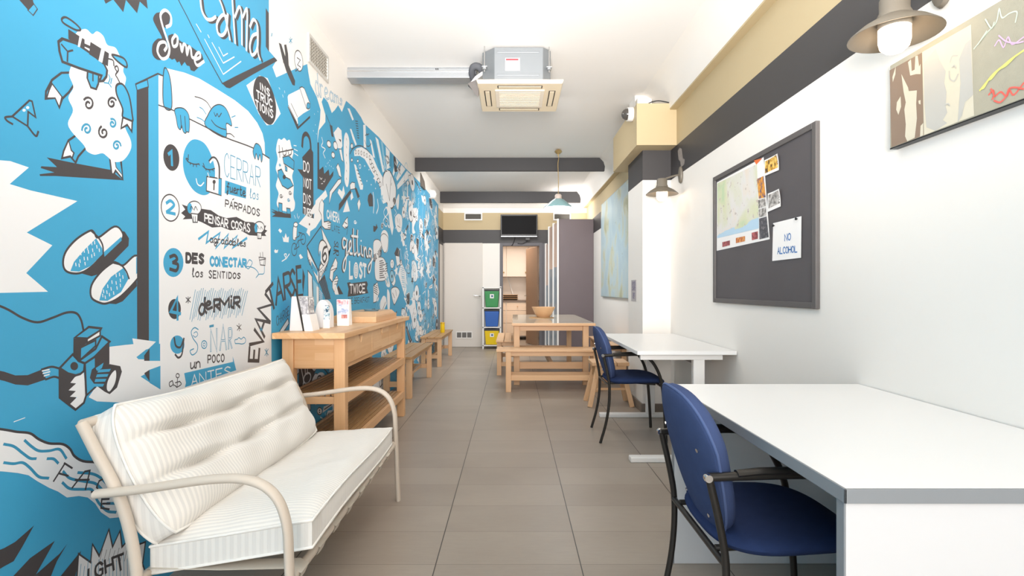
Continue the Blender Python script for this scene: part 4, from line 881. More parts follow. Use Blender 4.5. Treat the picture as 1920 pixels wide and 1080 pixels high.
# ---- wooden stool under the far desk edge
st = thing('stool', 'low wooden stool with splayed legs behind the far office chair', 'stool', (.95, 5.30, 0))
m = MB()
for k in range(3): m.box(-.18+k*.122, -.18+k*.122+.116, -.15, .15, .395, .43)
m.build('seat', M_pine['x'], st, .005)
B('apron', (-.15, .15, -.13, -.108, .27, .395), M_pine['x'], st, .003); B('apron', (-.15, .15, .108, .13, .27, .395), M_pine['x'], st, .003)
for sx in (-1, 1):
    m = MB()
    for k in range(3): m.bar((sx*.14, -.07+k*.07, .28), (sx*.14, -.03+k*.05, .395), .014, .014)
    m.build('fretwork_side', M_oil['z'], st, .002)
    for sy in (-1, 1): MB().bar((sx*.115, sy*.09, .395), (sx*.205, sy*.15, 0), .045, .035).build('leg', M_pine['z'], st, .004)
MB().bar((-.165, -.12, .17), (.165, -.12, .17), .025, .02).build('stretcher', M_pine['x'], st, .002)

# ---- desks
ds = thing('desk', 'white slab-ended desk with a grey edge, nearest the camera', 'desk', (1.06, 1.65, 0))
M_dtop = paint('white_laminate', 'E6E6E5', .35, .01, 2); M_dside = paint('pale_grey_laminate', 'DAD9D9', .45, .02, 2); M_edge = paint('grey_edge_band', '8B8E91', .5, .03, 6)
m = MB().box(.668, XR-.003, 1.069, 2.244, .712, .739, 1)
m.raw([(.668, 1.069, .7402), (XR-.003, 1.069, .7402), (XR-.003, 2.244, .7402), (.668, 2.244, .7402)], [(0, 1, 2, 3)], 0)
put(m, 'desktop', [M_dtop, M_edge], ds, fix=False)
put(BX(.664, .668, 1.065, 2.248, .711, .74), 'edge_band', M_edge, ds, .001); put(BX(.664, XR-.003, 1.065, 1.069, .711, .74), 'edge_band', M_edge, ds, .001)
for y in (1.075, 2.215):
    put(BX(.672, XR-.004, y, y+.026, 0, .711), 'end_panel', M_dside, ds, .001); put(BX(.668, .672, y, y+.026, 0, .711), 'panel_edge', M_edge, ds, .001)
put(BX(1.30, 1.318, 1.101, 2.215, .30, .711), 'modesty_panel', M_dside, ds)
d2 = thing('desk', 'white desk on T-shaped metal legs, pushed up to the pillar', 'desk', (1.13, 4.14, 0))
put(BX(.81, XR-.004, 3.46, 4.83, .712, .737), 'desktop', M_dtop, d2, .002)
m = MB().box(.84, 1.38, 3.50, 3.53, .675, .712).box(.84, 1.38, 4.74, 4.77, .675, .712)
put(m, 'support_frame', M_wsat, d2, .002)
put(BX(1.21, 1.25, 3.53, 4.74, .64, .70), 'long_rail', paint('grey_metal', '8D8985', .5), d2, .002)
for y in (3.505, 4.735):
    put(BX(1.19, 1.265, y, y+.05, .035, .70), 'leg', M_wsat, d2, .006); put(BX(.775, 1.43, y-.008, y+.058, 0, .035), 'foot', M_wsat, d2, .006)

# ---- upholstered office chairs
def pad(rx, ry, surf, T, n=2.8, N=56, edge=2.6, Tb=None, eb=None):
    """a closed upholstered shape: surf(a, b) -> (point, normal) for a, b within the unit superellipse"""
    rad = [.0, .3, .55, .75, .88, .95, .985, 1.0]; rows = [(r, 1) for r in rad[1:]]+[(r, -1) for r in rad[-2:0:-1]]
    vs = []; fs = []
    p, nn = surf(0, 0); vs.append(p+nn*T/2)
    for r, s in rows:
        for k in range(N):
            a = 2*PI*k/N; c, d = math.cos(a), math.sin(a)
            u = math.copysign(abs(c)**(2/n), c)*r; v = math.copysign(abs(d)**(2/n), d)*r
            p, nn = surf(u, v); vs.append(p+nn*(s*(T/2 if s > 0 or Tb is None else Tb)*max(0, 1-r**((edge if s > 0 or eb is None else eb)*2))**.5))
    vs.append(surf(0, 0)[0]-surf(0, 0)[1]*(T/2 if Tb is None else Tb)); L = len(vs)-1
    for k in range(N): fs.append((0, 1+k, 1+(k+1) % N))
    for j in range(len(rows)-1):
        for k in range(N):
            a, b = 1+j*N, 1+(j+1)*N; fs.append((a+k, b+k, b+(k+1) % N, a+(k+1) % N))
    a = 1+(len(rows)-1)*N
    for k in range(N): fs.append((L, a+(k+1) % N, a+k))
    rim = [surf(math.copysign(abs(math.cos(2*PI*k/N))**(2/n), math.cos(2*PI*k/N)), math.copysign(abs(math.sin(2*PI*k/N))**(2/n), math.sin(2*PI*k/N)))[0] for k in range(N)]
    return MB().raw(vs, fs), rim
def back_surf(a, b):
    t = (b+1)/2; wd = .168+.06*min(1, t*1.5)-.012*max(0, t-.7)/.3; y = a*wd
    x = -.150-.115*t-.012*math.sin(PI*t)+.55*y*y; z = .425+.42*t
    return Vector((x, y, z)), Vector((.965, -1.0*y, .26)).normalized()
def seat_surf(a, b):
    x = .035+a*.225; y = b*(.235-.02*a)
    return Vector((x, y, .462-.028*max(0, a)**3-.01*(1-b*b)+.006*a)), Vector((0, 0, 1))
ch = thing('office_chair', 'blue upholstered armchair with dark tube frame at the near slab-ended desk', 'chair', (.745, 1.615, 0), 0, 'blue office chairs at the desks')
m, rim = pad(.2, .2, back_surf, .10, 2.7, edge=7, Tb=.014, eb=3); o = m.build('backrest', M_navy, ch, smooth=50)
MB().tube(rim, .004, 6, closed=True).build('piping', paint('faded_blue_piping', '4C5D86', .8), o, smooth=60)
for y, z in ((-.12, .50), (.12, .50), (-.15, .70), (.15, .70)):
    p, nn = back_surf(y/.23, (z-.425)/.21-1); MB().cyl(p-nn*.008, p-nn*.017, .006, 10).build('screw', M_chrome, o)
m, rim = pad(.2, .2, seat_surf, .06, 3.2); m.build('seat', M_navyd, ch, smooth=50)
for s in (-1, 1):
    y = .222*s
    leg = cr_pts([(-.255, y, 0), (-.215, y, .14), (-.192, y, .28), (-.188, y, .42), (-.205, y, .53), (-.232, y, .648)], False, 5)
    MB().tube(leg, .0105, 10).build('rear_leg', M_frame, ch, smooth=60)
    arm = cr_pts([(-.236, y, .648), (-.10, y, .653), (.02, y, .655), (.075, y, .643), (.13, y, .60), (.18, y, .51), (.205, y, .40), (.222, y, .2), (.232, y, 0)], False, 5)
    MB().tube(arm, .0115, 10).build('arm_and_front_leg', M_frame, ch, smooth=60)
    MB().tube([(-.16, y, .658), (-.10, y, .664), (0, y, .667), (.05, y, .66)], .013, 10, flat=(.017, .009)).build('armrest', M_frame, ch, smooth=60)
    MB().lathe([(0, -.009), (.010, -.009), (.012, 0), (.010, .009), (0, .009)], (-.236, y*1.02, .648), 14, axis='y').build('joint_cap', M_chrome, ch, smooth=40)
    MB().tube([(-.19, y*.7, .432), (.0, y*.7, .438), (.17, y*.7, .425)], .0095, 8).build('seat_rail', M_frame, ch, smooth=60)
MB().tube([(-.19, -.222, .42), (-.19, .222, .42)], .0095, 8).build('rear_crossbar', M_frame, ch, smooth=60)
MB().tube([(.19, -.218, .425), (.19, .218, .425)], .0095, 8).build('front_crossbar', M_frame, ch, smooth=60)
dup(ch, (.905, 4.17, 0), 0, 'blue upholstered armchair with dark tube frame at the far T-legged desk')

# ---- notice board with what hangs on it
nb = thing('notice_board', 'large dark grey framed pin board on the right wall', 'board', (XR, 3.17, 1.5))
put(BX(XR-.012, XR-.002, 2.56, 3.80, 1.06, 1.925), 'panel', paint('charcoal_board', '565254', .6, .12, 3), nb)
m = MB().box(XR-.022, XR-.001, 2.53, 2.565, 1.045, 1.94).box(XR-.022, XR-.001, 3.795, 3.83, 1.045, 1.94).box(XR-.022, XR-.001, 2.565, 3.795, 1.045, 1.075).box(XR-.022, XR-.001, 2.565, 3.795, 1.91, 1.94)
put(m, 'frame', paint('dark_grey_frame', '5E5A59', .5, .08, 6), nb, .003)
XB = XR-.0135
def wr(px, py, X=XB):
    """a point on the right wall plane at depth X from its bearing"""
    Y = X*FL/(px-CX); return (Y, EYE+(HY-py)*Y/FL)
def sheet(m, quad, mi, lift=.0, n=1, curl=0):
    (a, b, c, d) = quad; vs = []
    for i in range(n+1):
        for j in range(n+1):
            u, v = i/n, j/n
            p = [(a[k]*(1-u)+b[k]*u)*(1-v)+(d[k]*(1-u)+c[k]*u)*v for k in (0, 1)]
            vs.append((XB-lift-curl*(u*u*v*v), p[0], p[1]))
    m.raw(vs, [(i*(n+1)+j, (i+1)*(n+1)+j, (i+1)*(n+1)+j+1, i*(n+1)+j+1) for i in range(n) for j in range(n)], mi)
def pxq(ox, oy, s, *pts): return [wr(ox+x/s, oy+y/s) for x, y in pts]
def mapmat():
    t = NT('city_map_print'); n = t.noise(3.2, 4, None, .4); n2 = t.noise(26, 4)
    co = t.n('ShaderNodeTexCoord').outputs['Object']; sp = t.n('ShaderNodeSeparateXYZ'); t.l(co, sp.inputs[0])
    r = t.n('ShaderNodeValToRGB'); e = r.color_ramp.elements
    e.new(.5); e.new(.62)
    for i, (p, c) in enumerate(((.3, 'E9D8C4'), (.45, 'E3E0DC'), (.58, 'D8DAB8'), (.72, 'B7D3A9'))): e[i].position = p; e[i].color = (*lin(c), 1)
    t.l(n, r.inputs[0]); c = t.mix(t.math('GREATER_THAN', n2, .64), r.outputs[0], lin('C9BDB4')); c = t.mix(t.math('GREATER_THAN', n2, .72), c, lin('7F7A80'))
    s = t.math('ADD', t.math('MULTIPLY', sp.outputs[1], .10), t.math('ADD', sp.outputs[2], t.math('MULTIPLY', n, .14)))
    c = t.mix(t.math('LESS_THAN', s, .012), c, lin('B9D6EA'))
    t.l(c, t.b.inputs['Base Color']); t.b.inputs['Roughness'].default_value = .5; return t.m
mp = thing('city_map', 'folded-out tourist city map with a photo margin pinned to the board', 'map', (XB, 3.4, 1.6))
Q = lambda *p: pxq(1330, 280, 5.4, *p)
m = MB(); sheet(m, Q((76, 1028), (614, 910), (552, 78), (78, 335)), 0, .001, 6); put(m, 'sheet', M_paper, mp, fix=False)
m = MB(); sheet(m, Q((84, 900), (505, 800), (485, 150), (84, 345)), 0, .002); o = put(m, 'map_print', mapmat(), mp, fix=False)
M_pic = {k: noiseprint(k+'_photo', c, s) for k, c, s in (('night_gold', ['2B2420', '4A3520', 'E0A83C', 'F4D77C'], 40), ('violet_gold', ['4A4478', '6A5A70', 'D98E2E', 'EDB04A'], 35), ('grey_stone', ['3A3836', '7C7874', 'C9C4C0'], 45), ('dusk', ['4A4878', '57555C', '3C3A40', '7A767A'], 40), ('red_tile', ['A8434C', 'C0605F', '7A3038'], 50), ('amber', ['D9843A', 'B95A2A', 'E8A95A'], 45))}
for nm, quad, k in (('photo_strip', ((505, 500), (575, 485), (553, 270), (488, 300)), 'violet_gold'), ('photo_strip', ((503, 600), (577, 575), (572, 492), (498, 515)), 'grey_stone'), ('photo_strip', ((508, 690), (580, 670), (578, 585), (504, 610)), 'grey_stone'), ('photo_strip', ((512, 912), (606, 888), (584, 680), (508, 702)), 'dusk'),
                    ('advert', ((135, 990), (212, 970), (212, 922), (135, 940)), 'red_tile'), ('advert', ((272, 950), (365, 930), (365, 878), (272, 898)), 'amber'), ('advert', ((435, 920), (495, 905), (495, 830), (432, 845)), 'red_tile')):
    m = MB(); sheet(m, Q(*quad), 0, .0026); put(m, nm, M_pic[k], mp, fix=False)
m = MB(); m.raw([(XB-.0026, *p) for p in Q((455, 112), (540, 90), (480, 155))], [(0, 1, 2)]); put(m, 'orange_corner', paint('orange_print', 'E8743A', .5), mp, fix=False)
Q2 = lambda *p: pxq(1420, 280, 4.909, *p)
for lab, quad, inner, k in (('postcard of a golden lit palace, upper of two on the board', ((68, 248), (205, 190), (212, 38), (72, 100)), ((78, 222), (200, 165), (200, 52), (78, 112)), 'night_gold'),
                            ('postcard of a pale floodlit church, lower of two on the board', ((98, 578), (222, 525), (226, 362), (102, 408)), ((110, 545), (216, 495), (218, 378), (110, 420)), 'grey_stone')):
    t = thing('postcard', lab, 'postcard', (XB, wr(1450, 330)[0], 1.7), 0, 'postcards on the notice board')
    m = MB(); sheet(m, Q2(*quad), 0, .004, 5, .012); put(m, 'card', M_paper, t, fix=False)
    m = MB(); sheet(m, Q2(*inner), 0, .0048, 5, .012); put(m, 'picture', M_pic[k], t, fix=False)
t = thing('paper_notice', 'white sheet reading NO ALCOHOL in blue, pinned low on the board', 'notice', (XB, wr(1477, 450)[0], 1.3))
m = MB(); sheet(m, Q2((142, 1028), (408, 998), (412, 615), (150, 680)), 0, .003, 5, .0); put(m, 'paper', M_paper, t, fix=False)
m = MB()
for word, quad in (('NO', ((258, 785), (313, 770), (313, 832), (258, 843))), ('ALCOHOL', ((192, 905), (372, 888), (372, 945), (192, 963)))):
    (a, b, c, d) = Q2(*quad)
    for s in lettering(word, .32):
        p = [((a[0]*(1-u)+b[0]*u)*v+(d[0]*(1-u)+c[0]*u)*(1-v), (a[1]*(1-u)+b[1]*u)*v+(d[1]*(1-u)+c[1]*u)*(1-v)) for u, v in s]
        vs, fs = ribbon(p, .0062); m.raw([(XB-.0038, *q) for q in vs], fs)
put(m, 'lettering', paint('blue_ink', '3F78B8', .5), t, fix=False)
for x, y in ((162, 702), (374, 640)):
    Y, z = wr(1420+x/4.909, 280+y/4.909); put(MB().lathe([(0, -.012), (.006, -.011), (.007, -.006), (.003, -.003), (.003, 0)], (XB-.003, Y, z), 12, axis='x'), 'push_pin', M_black, t, smooth=40)

# ---- canvas print on the right wall
cv = thing('canvas_print', 'stretched canvas of brown and grey portraits with scrawled writing', 'picture', (XR, 1.5, 1.83))
X0 = XR-.032
put(BX(X0, XR-.002, 1.05, 2.018, 1.672, 1.985), 'canvas', paint('taupe_canvas', 'A8A493', .85, .08, 30, bump=.25, bscale=300), cv, .003)
M_tau, M_ivory, M_grey = paint('brown_paint', '8A7767', .8, .05, 10), paint('ivory_paint', 'CFC9B6', .8, .04, 20), paint('grey_paint', 'B7B6B0', .8, .04, 10)
CA = lambda s: [wr(1560+x/3.6, y/3.6, X0) for x, y in (tuple(map(float, q.split(','))) for q in s.split())]
def art(name, mat, shapes, lines=(), wd=.004, lift=.0006):
    m = MB()
    for i, s in enumerate(shapes):
        p = [(q[0], min(1.983, max(1.674, q[1]))) for q in CA(s)]; m.raw([(X0-lift-i*.00003, *q) for q in p], [tuple(range(len(p)))])
    for s in lines:
        p = [(q[0], q[1]) for q in cr_pts([(*a, 0) for a in CA(s)], False, 5)]; vs, fs = ribbon(p, wd); m.raw([(X0-lift-.0003-.00004*len(m.f), *q) for q in vs], fs)
    put(m, name, mat, cv, fix=False)
art('brown_panel', M_tau, ['390,475 608,355 620,935 402,1003'])
art('pale_shapes', M_ivory, ['470,500 490,540 515,590 520,615 575,610 570,700 575,800 560,930 510,965 495,920 500,840 490,740 500,690 485,620', '440,690 465,650 468,720 450,775 435,740', '515,420 535,400 540,480 560,470 565,380 580,375 590,450 600,430 600,500 570,500 530,510', '410,520 432,450 430,500 412,555', '585,680 600,675 600,705 588,700', '600,850 618,830 618,920 596,925'], lift=.001)
art('grey_panel', M_ivory, ['610,352 940,165 960,780 622,930'], lift=.0006)
art('grey_shapes', M_grey, ['620,430 700,330 725,400 770,480 760,560 775,620 770,720 780,760 750,810 780,830 700,900 640,860 625,700', '860,400 900,300 940,260 945,450 955,640 900,690 880,780 850,830 860,700 870,560'], ['800,420 815,380 850,375', '795,480 800,530 830,545 855,500', '815,455 830,440 840,460', '770,705 790,700 800,712'], .004, .0011)
art('yellow_scrawl', paint('yellow_chalk', 'D8D67C', .8), [], ['1000,610 1040,560 1090,500 1150,450 1210,400 1296,340', '1010,600 1030,590 1060,540 1080,530 1130,470 1180,440 1240,380'], .006)
art('red_scrawl', paint('red_chalk', 'E0675C', .8), [], ['1060,640 1090,610 1100,650 1140,620 1180,650 1200,610 1230,640 1296,560', '1100,680 1140,690 1180,650 1200,600 1240,590 1296,600', '1080,600 1100,640 1090,670'], .005)
art('pink_scrawl', paint('pink_chalk', 'D9B6D6', .8), [], ['1100,310 1130,270 1160,320 1190,250 1220,300 1296,250', '1130,240 1180,280 1250,290 1296,280'], .004)
art('pale_scrawl', paint('pale_green_chalk', 'C9DCC6', .8), [], ['960,330 1040,230 1110,150 1130,60 1150,120 1200,90 1250,80 1240,150', '1040,130 1080,190 1100,150', '990,300 1050,210'], .004)
put(BX(X0-.0002, XR-.003, 1.05, 2.018, 1.668, 1.672), 'lower_edge', M_black, cv)

# ---- world map picture beyond the pillar
def wmap():
    t = NT('world_map_print'); n = t.noise(2.3, 6, (1, 1.4, 1), .6); n2 = t.noise(14, 4)
    r = t.n('ShaderNodeValToRGB'); e = r.color_ramp.elements
    e.new(.5); e.new(.62)
    for i, (p, c) in enumerate(((.35, 'A9C0CA'), (.52, 'B7CBD0'), (.60, 'C2C6B0'), (.72, 'A6AA8A'))): e[i].position = p; e[i].color = (*lin(c), 1)
    t.l(n, r.inputs[0]); t.l(t.mix(t.math('GREATER_THAN', n2, .72), r.outputs[0], lin('95A09A')), t.b.inputs['Base Color']); t.b.inputs['Roughness'].default_value = .4; return t.m
wm = thing('world_map', 'large pale blue world map panel on the right wall behind the pillar', 'map', (XR, 7.7, 1.8))
put(BX(XR-.03, XR-.001, 6.3, 8.62, 1.02, 2.50), 'backing', paint('map_edge', '9AA5A5', .5), wm, .002)
put(BX(XR-.0315, XR-.03, 6.31, 8.61, 1.03, 2.49), 'printed_map', wmap(), wm)
ps = thing('wall_sticker', 'small grey sign with blotchy purple print on the shaded side of the pillar', 'sign', (1.2, 5.25, 1.2))
put(BX(1.197, 1.1995, 5.16, 5.38, 1.02, 1.23), 'sign_sheet', paint('grey_sheet', 'B4B0B2', .5), ps)
m = MB().box(1.196, 1.197, 5.19, 5.34, 1.125, 1.215).box(1.196, 1.197, 5.22, 5.31, 1.045, 1.105)
put(m, 'printed_pattern', noiseprint('purple_print', ['5F5A7C', '8A869C', '6B6684', 'B4B0B2'], 60), ps)

# ---- air conditioner with its trunking
ac = thing('air_conditioner', 'ceiling cassette air conditioner with pale yellow panel hanging from threaded rods', 'air conditioner', (.03, 4.3, ZC))
a0, a1, c0, c1 = -.232, .292, 4.03, 4.56; k = .095; zc0, zc1 = 2.70, 2.968
octo = [(a0+k, c0), (a1-k*.65, c0), (a1, c0+k*.65), (a1, c1-k), (a1-k, c1), (a0+k, c1), (a0, c1-k), (a0, c0+k)]
put(MB().prism(octo, lambda u, v, d: (u, v, d), zc0, zc1), 'casing', M_case, ac, .004)
put(MB().box(a0+k+.02, a1-.09, c0-.004, c0, 2.75, 2.77).box(a0+k+.02, a1-.09, c0-.004, c0, 2.925, 2.94), 'casing_rib', M_case, ac, .0015)
o = put(BX(-.055, .055, c0-.003, c0, 2.79, 2.885), 'rating_label', M_paper, ac); put(BX(-.05, .045, c0-.0035, c0-.003, 2.865, 2.88), 'red_stripe', paint('label_red', 'C8454C', .5), o)
M_yp = paint('pale_yellow_plastic', 'F3E2C4', .45, .03, 3)  # one pale yellow for panel and louvres
p0, p1, q0, q1 = -.27, .382, 3.965, 4.615
put(MB().hexa([(p0+.01, q0+.01, 2.672), (p1-.01, q0+.01, 2.672), (p1-.01, q1-.01, 2.672), (p0+.01, q1-.01, 2.672)], [(p0, q0, 2.70), (p1, q0, 2.70), (p1, q1, 2.70), (p0, q1, 2.70)]), 'panel', M_yp, ac, .004)
xc, yc = (p0+p1)/2, (q0+q1)/2; M_gap = paint('dark_slot', '3A352F', .7)
def ringbox(m, x0, x1, y0, y1, z0, z1, w):
    return m.box(x0, x1, y0, y0+w, z0, z1).box(x0, x1, y1-w, y1, z0, z1).box(x0, x0+w, y0+w, y1-w, z0, z1).box(x1-w, x1, y0+w, y1-w, z0, z1)
for x0, x1, y0, y1 in ((xc-.17, xc+.17, q0+.05, q0+.10), (xc-.17, xc+.17, q1-.10, q1-.05), (p0+.05, p0+.10, yc-.17, yc+.17), (p1-.10, p1-.05, yc-.17, yc+.17)):
    s = put(ringbox(MB(), x0, x1, y0, y1, 2.669, 2.672, .007), 'air_slot', M_gap, ac); put(BX(x0+.008, x1-.008, y0+.008, y1-.008, 2.667, 2.672), 'louvre', M_yp, s, .001)
g = put(BX(xc-.19, xc+.19, yc-.19, yc+.19, 2.664, 2.672), 'intake_grille', paint('grille_cream', 'F0E4D2', .5), ac, .002)
m = MB()
for k_ in range(13): m.box(xc-.16, xc+.16, yc-.155+k_*.025, yc-.147+k_*.025, 2.6625, 2.664)
put(m, 'grille_bar', paint('grille_line', 'E4D8C5', .5), g)
for x, y in ((a0+.02, c0-.0), (a1-.015, c0+.01), (a0+.02, c1+.01), (a1-.02, c1)):
    put(MB().cyl((x, y, 2.78), (x, y, ZC), .0045, 8), 'hanging_rod', M_chrome, ac, smooth=40); put(MB().cyl((x, y, 2.80), (x, y, 2.815), .014, 8).box(x-.02, x+.02, y-.012, y+.05, 2.815, 2.822), 'bracket', M_steel, ac)
put(MB().tube(cr_pts([(-.235, 4.25, 2.87), (-.27, 4.22, 2.90), (-.31, 4.23, 2.90), (-.325, 4.28, 2.87), (-.31, 4.35, 2.84)], False, 6), .028, 12), 'insulated_pipe', paint('pipe_lagging', '55575C', .8, .1, 20), ac, smooth=60)
put(MB().tube([(-.235, 4.2, 2.84), (-.28, 4.16, 2.79), (-.335, 4.2, 2.74)], .014, 10), 'drain_pipe', M_wsat, ac, smooth=60)
put(MB().hexa([(-.268, 4.05, 2.60), (-.258, 4.05, 2.60), (-.258, 4.12, 2.64), (-.268, 4.12, 2.64)], [(-.345, 4.1, 2.72), (-.262, 4.1, 2.76), (-.262, 4.16, 2.76), (-.345, 4.16, 2.72)]), 'cable_cover', paint('dark_cover', '6C6866', .6), ac)
tr = thing('cable_trunking', 'galvanised metal trunking running from the mural wall to the air conditioner', 'trunking', (-.84, 4.45, ZC))
put(MB().prism([(4.40, 2.885), (4.51, 2.872), (4.51, ZC), (4.41, ZC), (4.40, 2.955)], lambda u, v, d: (d, u, v), XL, -.30), 'channel', M_steel, tr, .003)
put(BX(XL, -.30, 4.392, 4.40, 2.932, 2.94), 'lid_lip', M_chrome, tr, .001)
m = MB()
for x in (-.63, -.615): m.cyl((x, 4.40, 2.952), (x, 4.388, 2.952), .005, 8)
put(m, 'screw', M_black, tr)

# ---- pendant lamp over the table
pn = thing('pendant_lamp', 'teal enamel pendant lamp on a brass hook above the long table', 'pendant lamp', (.60, 7.0, ZC))
M_brass = paint('aged_brass', 'B49A6A', .35, .1, 10, metal=.7)
M_teal = NT('teal_enamel'); gm = M_teal.n('ShaderNodeNewGeometry').outputs['Backfacing']
M_teal.b.inputs['Base Color'].default_value = (*lin('97BFC4'), 1); M_teal.b.inputs['Roughness'].default_value = .25
def L_(prof, name, mat, par, c=(0, 0, 0), **k): return MB().lathe(prof, c, k.pop('n', 36)).build(name, mat, par, smooth=45, **k)
L_([(0, 0), (.012, 0), (.045, -.02), (.05, -.035), (.03, -.055), (.01, -.065), (.008, -.09), (0, -.09)], 'ceiling_hook', M_brass, pn)
MB().tube(cr_pts([(0, 0, -.08), (.006, 0, -.12), (-.004, 0, -.2), (.003, 0, -.4), (0, 0, -.62)], False, 5), .005, 8).build('cord', M_brass, pn, smooth=60)
L_([(0, -.585), (.03, -.59), (.045, -.605), (.045, -.64), (.05, -.665), (0, -.665)], 'lamp_holder', paint('pinkish_ceramic', 'D9C8BE', .3), pn)
L_([(.045, -.65), (.075, -.665), (.12, -.70), (.165, -.74), (.188, -.765), (.192, -.772), (.186, -.772), (.16, -.745), (.115, -.706), (.072, -.672), (.045, -.66)], 'lamp_shade', M_teal.m, pn)
L_([(0, -.745), (.10, -.742), (.155, -.738), (.178, -.760), (.172, -.774), (.1, -.794), (0, -.80)], 'diffuser', glow('lamp_diffuser_white', 'E4F2FF', 15), pn)

# ---- swan-arm wall lamps on the right wall
M_lshade = paint('olive_grey_enamel', '6E675C', .45, .06, 4); M_bulb = glow('lit_opal_glass', 'FFE2C0', 8)
M_neck = paint('clear_neck_glass', 'C9C2B6', .15, .05, 8)
def wall_lamp(label, loc):
    t = thing('wall_lamp', label, 'wall lamp', loc, 0, 'swan-arm lamps along the right wall')
    L_([(0, 0), (.045, 0), (.05, -.008), (.045, -.02), (.02, -.028), (0, -.03)], 'wall_plate', M_lshade, t, n=20)
    t.children[0].rotation_euler = (0, PI/2, 0); t.children[0].scale = (1.5, .8, 1)
    MB().tube(cr_pts([(-.02, 0, 0), (-.07, 0, -.01), (-.13, 0, -.03), (-.165, 0, -.05)], False, 6), .008, 10).build('arm', M_lshade, t, smooth=60)
    L_([(0, -.035), (.04, -.035), (.044, -.045), (.044, -.085), (.05, -.098), (.05, -.11), (0, -.11)], 'lamp_holder', M_lshade, t, (-.17, 0, 0))
    L_([(.048, -.105), (.06, -.112), (.10, -.135), (.134, -.163), (.137, -.168), (.133, -.168), (.098, -.142), (.055, -.122), (.04, -.12)], 'lamp_shade', M_lshade, t, (-.17, 0, 0))
    L_([(0, -.115), (.044, -.115), (.047, -.13), (.047, -.185), (.042, -.207), (.026, -.222), (0, -.226)], 'glass_jar', M_bulb, t, (-.17, 0, 0))
    L_([(.0475, -.112), (.0485, -.114), (.0485, -.142), (.0475, -.144)], 'glass_neck', M_neck, t, (-.17, 0, 0))
    return t
lamp = wall_lamp('grey wall lamp with glowing glass jar beside the pillar', (XR-.001, 4.6, 2.125))
dup(lamp, (XR-.001, 1.80, 2.163), 0, 'grey wall lamp with glowing glass jar above the canvas picture')

# ---- grilles, camera, small fittings
M_vent = paint('white_vent_metal', 'C9C6C0', .45, .03, 8); M_dark = paint('vent_shadow', '57534B', .7, .1, 20)
vt = thing('air_vent', 'square-grid air grille high on the mural wall', 'vent', (XL, 3.74, 2.75))
o = put(BX(XL+.0005, XL+.002, 3.565, 3.90, 2.67, 2.84), 'backing', M_dark, vt)
m = MB(); y0, y1, z0, z1 = 3.55, 3.93, 2.655, 2.85
m.box(XL, XL+.012, y0, y1, z0, z0+.02).box(XL, XL+.012, y0, y1, z1-.02, z1).box(XL, XL+.012, y0, y0+.022, z0+.02, z1-.02).box(XL, XL+.012, y1-.022, y1, z0+.02, z1-.02)
put(m, 'frame', M_vent, vt, .002)
m = MB()
for k in range(11): m.box(XL+.002, XL+.008, y0+.046+k*.029, y0+.050+k*.029, z0+.02, z1-.02)
for k in range(6): m.box(XL+.002, XL+.0075, y0+.022, y1-.022, z0+.042+k*.023, z0+.047+k*.023)
put(m, 'grid', paint('grid_metal', 'A39E94', .5), vt)
for lab, x0, x1 in (('white framed air vent on the tan band left of the television', -.95, -.595), ('white framed air vent behind the pendant lamp, above the tall wardrobe', .80, 1.15)):
    vt = thing('air_vent', lab, 'vent', ((x0+x1)/2, YB, 2.57), 0, 'white vents on the back wall')
    m = MB(); ringbox2 = [(x0, x1, 2.49, 2.515), (x0, x1, 2.615, 2.64), (x0, x0+.025, 2.515, 2.615), (x1-.025, x1, 2.515, 2.615)]
    for a, b, c, d in ringbox2: m.box(a, b, YB-.02, YB-.001, c, d)
    put(m, 'frame', M_wsat, vt, .002); put(BX(x0+.02, x1-.02, YB-.004, YB-.001, 2.51, 2.62), 'backing', M_dark, vt)
    m = MB()
    for k in range(5): m.bar((x0+.026, YB-.010, 2.525+k*.02), (x1-.026, YB-.010, 2.525+k*.02), .012, .003)
    put(m, 'slats', paint('vent_slat_grey', '8A8884', .5), vt)
t = thing('wall_bracket', 'dark flat bracket high on the mural wall between the two beams', 'bracket', (XL, 7.95, 2.7))
put(MB().hexa([(XL, 7.88, 2.66), (XL+.03, 7.88, 2.66), (XL+.03, 8.2, 2.66), (XL, 8.2, 2.66)], [(XL, 7.88, 2.86), (XL+.012, 7.88, 2.86), (XL+.012, 8.2, 2.8), (XL, 8.2, 2.8)]), 'bracket_plate', paint('brown_metal', '6E655C', .5), t, .003)
t = thing('alarm_siren', 'small white rounded alarm box high on the mural wall, by the far beam', 'alarm', (XL, 8.9, 2.68))
put(MB().lathe([(0, .09), (.05, .085), (.075, .06), (.08, 0), (0, 0)], (XL, 8.9, 2.72), 24, axis='x'), 'siren_cover', M_wsat, t, smooth=45)
put(MB().lathe([(0, .1), (.02, .098), (.025, .085), (0, .085)], (XL, 8.9, 2.72), 16, axis='x'), 'sensor_lens', M_vent, t, smooth=45)
t = thing('security_camera', 'white dome security camera on the side of the tan boxed pillar head', 'camera', (1.104, 4.88, 2.74))
put(MB().lathe([(0, 0), (.062, 0), (.066, -.012), (.062, -.05), (0, -.05)], (1.104, 4.90, 2.745), 28, axis='x'), 'housing', M_wsat, t, smooth=45)
put(MB().lathe([(.052, -.05), (.05, -.068), (.038, -.088), (.02, -.10), (0, -.104)], (1.104, 4.90, 2.745), 28, axis='x'), 'dome', paint('smoked_dome', '4A4642', .08, .02, 3, spec=.8), t, smooth=60)
t = thing('junction_box', 'small pale junction box with black cable on top of the tan pillar head', 'junction box', (1.16, 4.8, 2.79))
put(BX(1.11, 1.21, 4.745, 4.83, 2.79, 2.842), 'box_body', paint('ivory_plastic', 'D6CFC2', .5), t, .006)
